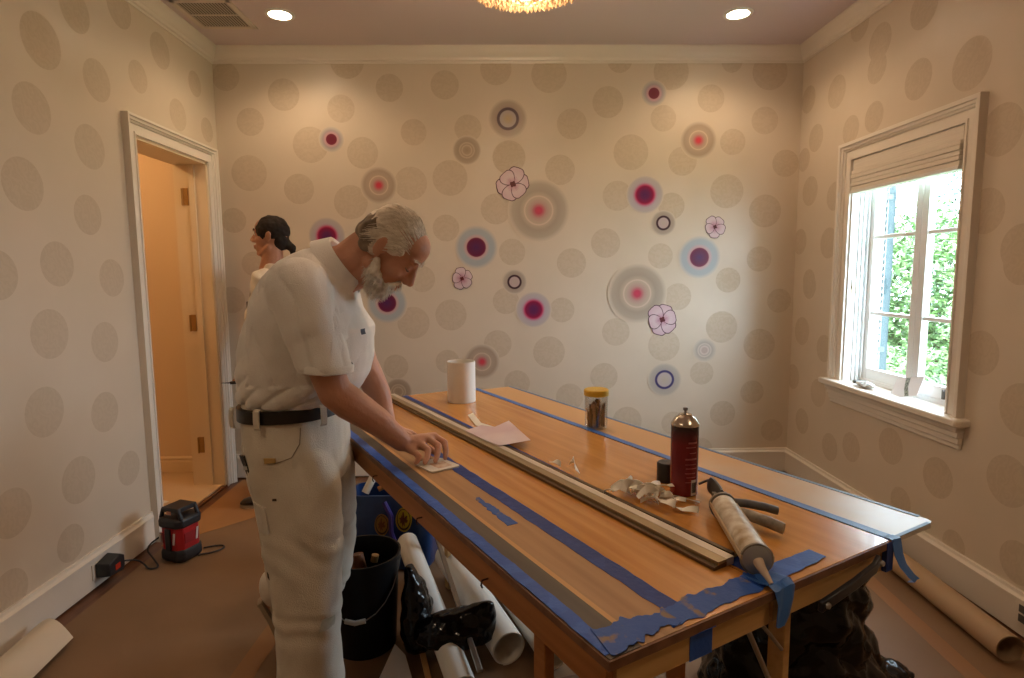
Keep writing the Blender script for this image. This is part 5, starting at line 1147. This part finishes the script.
# placket, button line and tiny chest emblem
def on_surface(tree_, o, d, off=0.0015):
    h = tree_.ray_cast(Vector(o), Vector(d).normalized()); return (h[0] + h[1] * off) if h[0] is not None else None
def patch(tree_, quad, d, nu, nv, th, name, m, parent, off=0.0012):
    """small cloth patch hugging the surface under a quad, projected along d"""
    q = [Vector(p) for p in quad]; g = []
    for i in range(nu + 1):
        r_ = []
        for j in range(nv + 1):
            u, v_ = i / nu, j / nv; p = (q[0] * (1 - u) + q[1] * u) * (1 - v_) + (q[3] * (1 - u) + q[2] * u) * v_
            h = tree_.ray_cast(p, Vector(d).normalized()); r_.append(h[0] if h[0] is not None else None)
        g.append(r_)
    last = None
    for r_ in g:
        for j in range(len(r_)):
            if r_[j] is None: r_[j] = last or Vector(quad[0])
            last = r_[j]
    dn = -Vector(d).normalized(); m_ = MB(); n = nv + 1
    top = [p + dn * (off + th) for r_ in g for p in r_]; lo = [p + dn * (off - 0.002) for r_ in g for p in r_]; N = len(top)
    fs = []
    for i in range(nu):
        for j in range(nv): a = i * n + j; fs.append((a, a + 1, a + n + 1, a + n)); fs.append((N + a, N + a + n, N + a + n + 1, N + a + 1))
    rim = [i * n for i in range(nu + 1)] + [nu * n + j for j in range(1, nv + 1)] + [i * n + nv for i in range(nu - 1, -1, -1)] + [j for j in range(nv - 1, 0, -1)]
    for k in range(len(rim)): a, b = rim[k], rim[(k + 1) % len(rim)]; fs.append((a, b, N + b, N + a))
    m_.add(top + lo, fs); return loc(obj(name, m_, m, parent), P1)
dF = (-1, 0.55, 0.05)
patch(bs, [(-.440, 1.2, 1.300), (-.424, 1.2, 1.300), (-.424, 1.2, 1.20), (-.440, 1.2, 1.20)], (0, 1, 0), 4, 10, 0.001, 'placket', M['polo'], sho)
patch(bs, [(-.402, 1.2, 1.248), (-.396, 1.2, 1.248), (-.394, 1.2, 1.232), (-.400, 1.2, 1.232)], (0, 1, 0), 2, 3, 0.001, 'chest_emblem', mat('emblem_black', (0.02, 0.025, 0.05), rough=0.6), sho)
# pants
def pant_fold(p, n):
    f = 0.006 * fn(p, 7) + 0.0035 * fn(p, 16)
    f += 0.0022 * math.sin((p.z * 0.5 + p.x * 1.6) * 44 + 5 * fn(p, 3))
    for z0, w_ in ((0.40, .05), (0.14, .05), (0.62, .05)): f += 0.0028 * math.exp(-((p.z - z0) / w_) ** 2) * math.sin(p.z * 110 + p.x * 50 + 8 * fn(p, 5))
    return f
pn = MB()
rp = lambda x0, x1, y, z, b, tilt=0: MB().ring((x0 + x1) / 2, y, z, (x1 - x0) / 2, b, tilt, 0, 32, 2.4)
pn.loft([rp(-.762, -.484, 1.768, 1.052, .172), rp(-.768, -.484, 1.768, 1.00, .180), rp(-.768, -.476, 1.768, .90, .190), rp(-.755, -.478, 1.768, .83, .190), rp(-.73, -.49, 1.768, .79, .175)])
pn.loft([rp(-.745, -.495, 1.675, .90, .092), rp(-.735, -.480, 1.670, .80, .096), rp(-.705, -.470, 1.665, .68, .094), rp(-.690, -.478, 1.662, .56, .086), rp(-.682, -.488, 1.660, .42, .080), rp(-.676, -.492, 1.658, .28, .078), rp(-.676, -.484, 1.656, .14, .080), rp(-.682, -.478, 1.655, .045, .084), rp(-.67, -.49, 1.655, .035, .075)])
pn.loft([rp(-.740, -.495, 1.865, .90, .090), rp(-.735, -.488, 1.870, .78, .095), rp(-.715, -.486, 1.876, .66, .092), rp(-.695, -.494, 1.882, .54, .086), rp(-.685, -.512, 1.890, .44, .082, 10), rp(-.70, -.535, 1.905, .385, .080, 30)])
s0, s1 = V(-.625, 1.895, .40), V(-.835, 2.085, .262); dd = (s1 - s0).normalized(); xa = dd.cross(V(0, 1, 0)).normalized(); ya = dd.cross(xa)
pn.loft([[s0 + (s1 - s0) * q + xa * (r_ * math.cos(t_)) + ya * (r_ * math.sin(t_)) for t_ in [2 * PI * k / 28 for k in range(28)]] for q, r_ in ((-.12, .060), (0, .078), (.4, .074), (.8, .070), (1, .072), (1.04, .066))])
pao = remesh('painter_pants', pn, M['pants'], man, P1, 0.0055, 7, pant_fold)
bp_ = bvh_of(pao)
# belt, loops, pocket details on the near side
ring = lambda k, z: MB().ring(-.626, 1.768, z, .144 + k, .179 + k, -1.5, 0, 64, 2.4)
loc(obj('belt', MB().loft([ring(0.004, .996), ring(0.0075, .997), ring(0.0075, 1.032), ring(0.004, 1.033)]), M['belt'], man, recalc=True), P1)
for (x, y) in ((-.664, 1.574), (-.742, 1.602), (-.50, 1.62)):
    d_ = V(x + .634, y - 1.768, 0).normalized(); p = V(x, y, 0)
    s_ = V(-d_.y, d_.x, 0)
    rr = []
    for z, k in ((.984, -.002), (.990, .004), (1.012, .0055), (1.036, .004), (1.042, -.002)):
        c_ = p + d_ * k + V(0, 0, z); rr.append([c_ - s_ * .008 - d_ * .004, c_ + s_ * .008 - d_ * .004, c_ + s_ * .008 + d_ * .002, c_ - s_ * .008 + d_ * .002])
    loc(obj('belt_loop', MB().loft(rr), M['pants'], pao), P1)
def seam(pts, name, m, r_=0.0016, d=(0.0, 1, 0), parent=None):
    out = []
    P_ = [Vector((p[0], 1.2, p[1])) for p in pts]
    for a_, b_ in zip(P_[:-1], P_[1:]):
        for k in range(6):
            h = on_surface(bp_, a_ + (b_ - a_) * k / 6, d, 0.0004)
            if h is not None: out.append(h)
    h = on_surface(bp_, P_[-1], d, 0.0004)
    if h is not None: out.append(h)
    if len(out) > 1: return loc(obj(name, MB().tube(out, r_, 6), m, parent or pao), P1)
seam([(-.557, .985), (-.560, .94), (-.580, .905), (-.62, .892), (-.655, .89)], 'front_pocket_seam', M['stitch'])
seam([(-.725, .93), (-.70, .80), (-.69, .66), (-.682, .50), (-.674, .30), (-.674, .1)], 'side_seam', M['pants'], 0.0022)
patch(bp_, [(-.655, 1.3, .905), (-.622, 1.3, .905), (-.622, 1.3, .893), (-.652, 1.3, .890)], (0, 1, 0), 3, 2, 0.003, 'pocket_paper', mat('yellow_slip', (0.50, 0.33, 0.12), rough=0.6), pao)
patch(bp_, [(-.700, 1.3, .775), (-.655, 1.3, .765), (-.650, 1.3, .690), (-.690, 1.3, .690)], (0, 1, 0), 5, 6, 0.003, 'side_pocket_flap', cloth('pocket_cloth', (0.66, 0.62, 0.55), (0.72, 0.68, 0.61)), pao, 0.002)
patch(bp_, [(-.635, 1.3, .792), (-.624, 1.3, .792), (-.624, 1.3, .786), (-.635, 1.3, .786)], (0, 1, 0), 2, 1, 0.001, 'dark_stain', mat('dark_spot', (0.06, 0.04, 0.03), rough=0.8), pao)
patch(bp_, [(-.675, 1.3, .565), (-.668, 1.3, .56), (-.664, 1.3, .545), (-.672, 1.3, .55)], (0, 1, 0), 2, 1, 0.001, 'dark_stain', mat('dark_spot_low', (0.06, 0.05, 0.03), rough=0.8), pao)
patch(bp_, [(-.52, 1.3, .425), (-.492, 1.3, .425), (-.495, 1.3, .395), (-.53, 1.3, .39)], (0, 1, 0), 4, 3, 0.0008, 'paint_stain', mat('green_stain', (0.44, 0.41, 0.32), rough=0.85, var=(0.56, 0.52, 0.42), vscale=50), pao)
# tool sheath hanging at the back pocket
ts = MB().loft([[V(x, y, z) for x, y in ((-.724 + dx, 1.612), (-.706 + dx, 1.600), (-.706 + dx, 1.612), (-.724 + dx, 1.624))] for z, dx in ((.905, -.012), (.885, -.006), (.845, .008), (.832, .012))])
so = loc(obj('pocket_tool', ts, M['belt'], man, bevel=0.002), P1)
loc(obj('pale_rivets', MB().box(-.720, 1.600, .866, -.710, 1.612, .876), mat('rivet_grey', (0.5, 0.48, 0.45)), so), P1)
# shoes
shoem = mat('cream_work_shoe', (0.58, 0.48, 0.36), rough=0.6)
def shoe(name, heel, toe, m, parent, root, w_=0.044, up_=V(0, 0, 1)):
    h, t_ = Vector(heel), Vector(toe); d_ = (t_ - h).normalized(); s_ = d_.cross(up_).normalized(); u_ = s_.cross(d_); rr = []
    L_ = (t_ - h).length
    for q, w, hh in ((0, .55, .05), (.04, .8, .072), (.2, .92, .082), (.4, .92, .066), (.62, 1.05, .05), (.82, 1.0, .040), (.95, .75, .030), (1.0, .45, .018)):
        c_ = h + d_ * L_ * q; rr.append([c_ + s_ * (w_ * w * math.copysign(abs(math.cos(a)) ** .8, math.cos(a))) + u_ * (hh * (0.5 + 0.5 * math.copysign(abs(math.sin(a)) ** .8, math.sin(a)))) for a in [2 * PI * k / 20 for k in range(20)]])
    o = loc(obj(name, MB().loft(rr), m, parent), root)
    sole = [[c + u_ * z for c in [h + d_ * L_ * q + s_ * w_ * w * sg for q, w, sg in ((-.01, .5, 1), (.05, .95, 1), (.4, .9, 1), (.65, 1.1, 1), (.9, .95, 1), (1.01, .4, 1), (1.01, .4, -1), (.9, .95, -1), (.65, 1.1, -1), (.4, .9, -1), (.05, .95, -1), (-.01, .5, -1))]] for z in (-.016, .002)]
    loc(obj('shoe_sole', MB().loft(sole), mat(name + '_sole', (0.35, 0.27, 0.18), rough=0.7), o), root)
shoe('work_shoe', (-.645, 1.66, .020), (-.375, 1.645, .020), shoem, man, P1)
shoe('work_shoe', (-.905, 2.125, .205), (-.800, 2.11, .012), shoem, man, P1, 0.046, V(.9, 0, .45))
# hair, beard, brows
hr = MB(); rr = random.Random(11)
hr.ellipsoid((-0.032, 0, 0.004), (0.079, 0.081, 0.0935))
hr.ellipsoid((-0.062, 0, -0.030), (0.046, 0.066, 0.052)); 
for s in (-1, 1): hr.ellipsoid((0.012, s * 0.068, 0.006), (0.040, 0.013, 0.028)); hr.ellipsoid((-0.045, s * 0.058, -0.030), (0.036, 0.022, 0.045))
ho = remesh('hair', tf(hr, HX), [M['greyhair'], M['hairdark']], man, P1, 0.005, 4, lambda p, n: 0.006 * fn(p, 40) + 0.004 * fn(p, 18))
IX = HX.inverted()
for pl in ho.data.polygons:
    c_ = IX @ (Vector(pl.center) + Vector(P1))
    if c_.x < -0.030 + 0.02 * fn(c_, 40) and c_.z < 0.012 + 0.02 * fn(c_, 55): pl.material_index = 1
st = MB()
for k in range(420):
    th = rr.uniform(-1.0, 1.0) * 1.45; x0 = rr.uniform(0.0, 0.066)
    pts = []
    for j in range(5):
        x = x0 - j * 0.022; r_ = 0.088 if abs(x + .014) < .08 else .07
        k_ = math.sqrt(max(0.05, 1 - ((x + 0.014) / 0.098) ** 2))
        pts.append(V(x, 0.083 * k_ * math.sin(th) * 1.03, 0.005 + 0.0955 * k_ * math.cos(th) + 0.002 + rr.uniform(0, .006) * (j > 2)))
    st.tube(pts, [0.0006, 0.0011, 0.0011, 0.0009, 0.0003], 4)
for s in (-1, 1):
    for k in range(110):
        x = rr.uniform(-.01, .05); z = rr.uniform(-.005, .035); a_ = V(x, s * .081, z)
        st.tube([a_, a_ + V(-.02, s * .006, -.004), a_ + V(-.045, s * .004, -.020 + rr.uniform(-.008, .004)), a_ + V(-.066, s * -.006, -.040 + rr.uniform(-.01, .0))], [0.0006, .0012, .001, .0003], 4)
loc(obj('hair_strands', tf(st, HX), M['greyhair'], ho, recalc=False), P1)
bd = MB()
bd.ellipsoid((0.056, 0, -0.116), (0.038, 0.047, 0.033)); bd.ellipsoid((0.064, 0, -0.126), (0.028, 0.034, 0.024))
for s in (-1, 1):
    bd.capsule((0.010, s * 0.066, -0.060), (0.030, s * 0.060, -0.092), 0.010, 0.020); bd.capsule((0.026, s * 0.055, -0.095), (0.060, s * 0.025, -0.118), 0.023, 0.026)
    bd.capsule((0.094, s * 0.006, -0.068), (0.082, s * 0.034, -0.092), 0.0085, 0.011)
bdo = remesh('beard', tf(bd, HX), M['beard'], man, P1, 0.0045, 3, lambda p, n: 0.004 * fn(p, 60) + 0.003 * fn(p, 120))
bt = BVHTree.FromPolygons([v.co.copy() for v in bdo.data.vertices], [tuple(p.vertices) for p in bdo.data.polygons])
st = MB(); dn = (HX.to_3x3() @ V(0.25, 0, -1)).normalized()
vv = bdo.data.vertices
for k in range(900):
    v_ = vv[rr.randrange(len(vv))]; p = v_.co.copy(); n_ = v_.normal
    d_ = (dn + n_ * 0.35 + V(rr.gauss(0, .2), rr.gauss(0, .2), rr.gauss(0, .2))).normalized()
    st.tube([p, p + d_ * .008, p + d_ * .016 + dn * .002], [.0008, .0008, .0002], 3)
obj('beard_strands', st, M['beard'], bdo, recalc=False)
face_parts(HX, P1, man, M['greyhair'], open_=False)

# ================= dark-haired man standing by the back wall =================
P2 = (-1.42, 3.62, 0.0)
man2 = thing('person', 'dark-haired man with a ponytail standing in profile by the back wall, facing the doorway', 'person', P2)
HX2 = head_xf((-1.372, 3.60, 1.652), math.radians(-3), math.radians(184))
b2 = tf(head_shapes(), HX2)
b2.chain([(-1.385, 3.61, 1.44), (-1.375, 3.605, 1.50), (-1.368, 3.60, 1.58)], [0.072, 0.062, 0.058])
r2 = lambda x0, x1, z, b, y=3.62, tilt=0: MB().ring((x0 + x1) / 2, y, z, (x1 - x0) / 2, b, tilt, 0, 30, 2.3)
b2.loft([r2(-1.53, -1.30, .90, .15), r2(-1.54, -1.29, 1.05, .15), r2(-1.50, -1.27, 1.25, .17), r2(-1.47, -1.28, 1.38, .17), r2(-1.45, -1.31, 1.44, .10)])
for s, hx in ((-1, 0), (1, .03)):
    b2.chain([(-1.37, 3.62 + s * .185, 1.38), (-1.37, 3.62 + s * .215, 1.12), (-1.385, 3.62 + s * .205, 1.08), (-1.47, 3.62 + s * .17, 0.88)], [.055, .042, .042, .028])
    w_ = V(-1.475, 3.62 + s * .165, .865)
    yv = V(0, s * 1.0, 0); f_ = V(-.55, 0, -.83)
    mc = [w_ + f_ * .085 + V(.03, 0, -.018) * (1 - i * .66) for i in range(4)]
    hand(b2, w_, mc, [m_ + V(-.030, -s * .004, -.022) for m_ in mc], [m_ + V(-.034, -s * .020, -.002) + V(.012, 0, -.02) for m_ in mc], [w_ + V(-.015, -s * .01, -.02), w_ + V(-.05, -s * .028, -.035), w_ + V(-.07, -s * .03, -.05), w_ + V(-.085, -s * .024, -.066)], rw=.025)
    b2.chain([(-1.40, 3.62 + s * .09, .92), (-1.41, 3.62 + s * .095, .5), (-1.40, 3.62 + s * .10, .09)], [.085, .055, .036])
    b2.chain([(-1.38, 3.62 + s * .10, .05), (-1.50, 3.62 + s * .11, .035)], [.033, .027])
remesh('body', b2, M['skin2'], man2, P2, 0.005, 4)
s2 = MB()
s2.loft([r2(-1.560, -1.27, .95, .175), r2(-1.565, -1.265, 1.05, .178), r2(-1.535, -1.255, 1.18, .190), r2(-1.490, -1.25, 1.30, .195), r2(-1.455, -1.265, 1.385, .18), r2(-1.435, -1.29, 1.435, .12), r2(-1.425, -1.315, 1.475, .070)])
for s in (-1, 1): s2.capsule((-1.37, 3.62 + s * .180, 1.375), (-1.37, 3.62 + s * .212, 1.16), .070, .060)
remesh('white_shirt', s2, cloth('cream_shirt_cloth', (0.68, 0.62, 0.52), (0.72, 0.66, 0.56)), man2, P2, 0.007, 6, lambda p, n: 0.006 * fn(p, 10) + 0.004 * math.sin(p.z * 60 + p.x * 50 + 3 * fn(p, 5)))
p2_ = MB().loft([r2(-1.555, -1.27, 1.0, .17), r2(-1.55, -1.26, .90, .18), r2(-1.53, -1.27, .82, .175)])
for s in (-1, 1): p2_.loft([MB().ring(-1.405, 3.62 + s * .09, .88, .115, .088), MB().ring(-1.41, 3.62 + s * .095, .65, .10, .082), MB().ring(-1.41, 3.62 + s * .10, .40, .085, .075), MB().ring(-1.41, 3.62 + s * .10, .15, .082, .074), MB().ring(-1.415, 3.62 + s * .10, .055, .085, .075)])
remesh('work_trousers', p2_, cloth('tan_trouser_cloth', (0.48, 0.40, 0.30), (0.54, 0.46, 0.36)), man2, P2, 0.008, 5, lambda p, n: 0.006 * fn(p, 8) + 0.004 * math.sin(p.z * 50 + 4 * fn(p, 4)))
for s in (-1, 1): shoe('dark_shoe', (-1.335, 3.62 + s * .10, .020), (-1.60 + (0.02 if s > 0 else 0.0), 3.62 + s * .12, .020), M['belt'], man2, P2, .045)
h2 = MB()
h2.ellipsoid((-0.006, 0, 0.016), (0.101, 0.084, 0.092)); h2.ellipsoid((-0.055, 0, -0.045), (0.048, 0.066, 0.055))
for s in (-1, 1): h2.ellipsoid((0.022, s * 0.066, 0.008), (0.040, 0.016, 0.036))
h2.capsule((-0.085, 0, -0.060), (-0.118, 0, -0.075), 0.032, 0.024); h2.capsule((-0.118, 0, -0.075), (-0.128, 0, -0.13), 0.024, 0.012)
X2 = HX2
ho2 = remesh('hair', tf(h2, X2), M['blackhair'], man2, P2, 0.005, 4, lambda p, n: 0.004 * fn(p, 45))
face_parts(HX2, P2, man2, M['blackhair'], open_=True)
# cord and badge at his neck
loc(obj('neck_lanyard', MB().tube([(-1.452, 3.56, 1.43), (-1.485, 3.545, 1.34), (-1.505, 3.555, 1.25)], .005, 6).box(-1.515, 3.53, 1.215, -1.505, 3.575, 1.25), M['hairdark'], man2), P2)
tr = obj('putty_knife', MB().tube([(-1.54, 3.455, .782), (-1.60, 3.452, .777)], [.010, .009], 8).loft([[V(-1.60, 3.44, .781), V(-1.60, 3.465, .781), V(-1.60, 3.465, .776), V(-1.60, 3.44, .776)], [V(-1.655, 3.451, .778), V(-1.655, 3.454, .778), V(-1.655, 3.454, .776), V(-1.655, 3.451, .776)]]), M['belt'], origin=(-1.56, 3.455, .78))
tag(tr, 'small dark pointed tool held by the dark-haired man, seen behind the bearded man\'s back', 'tool')
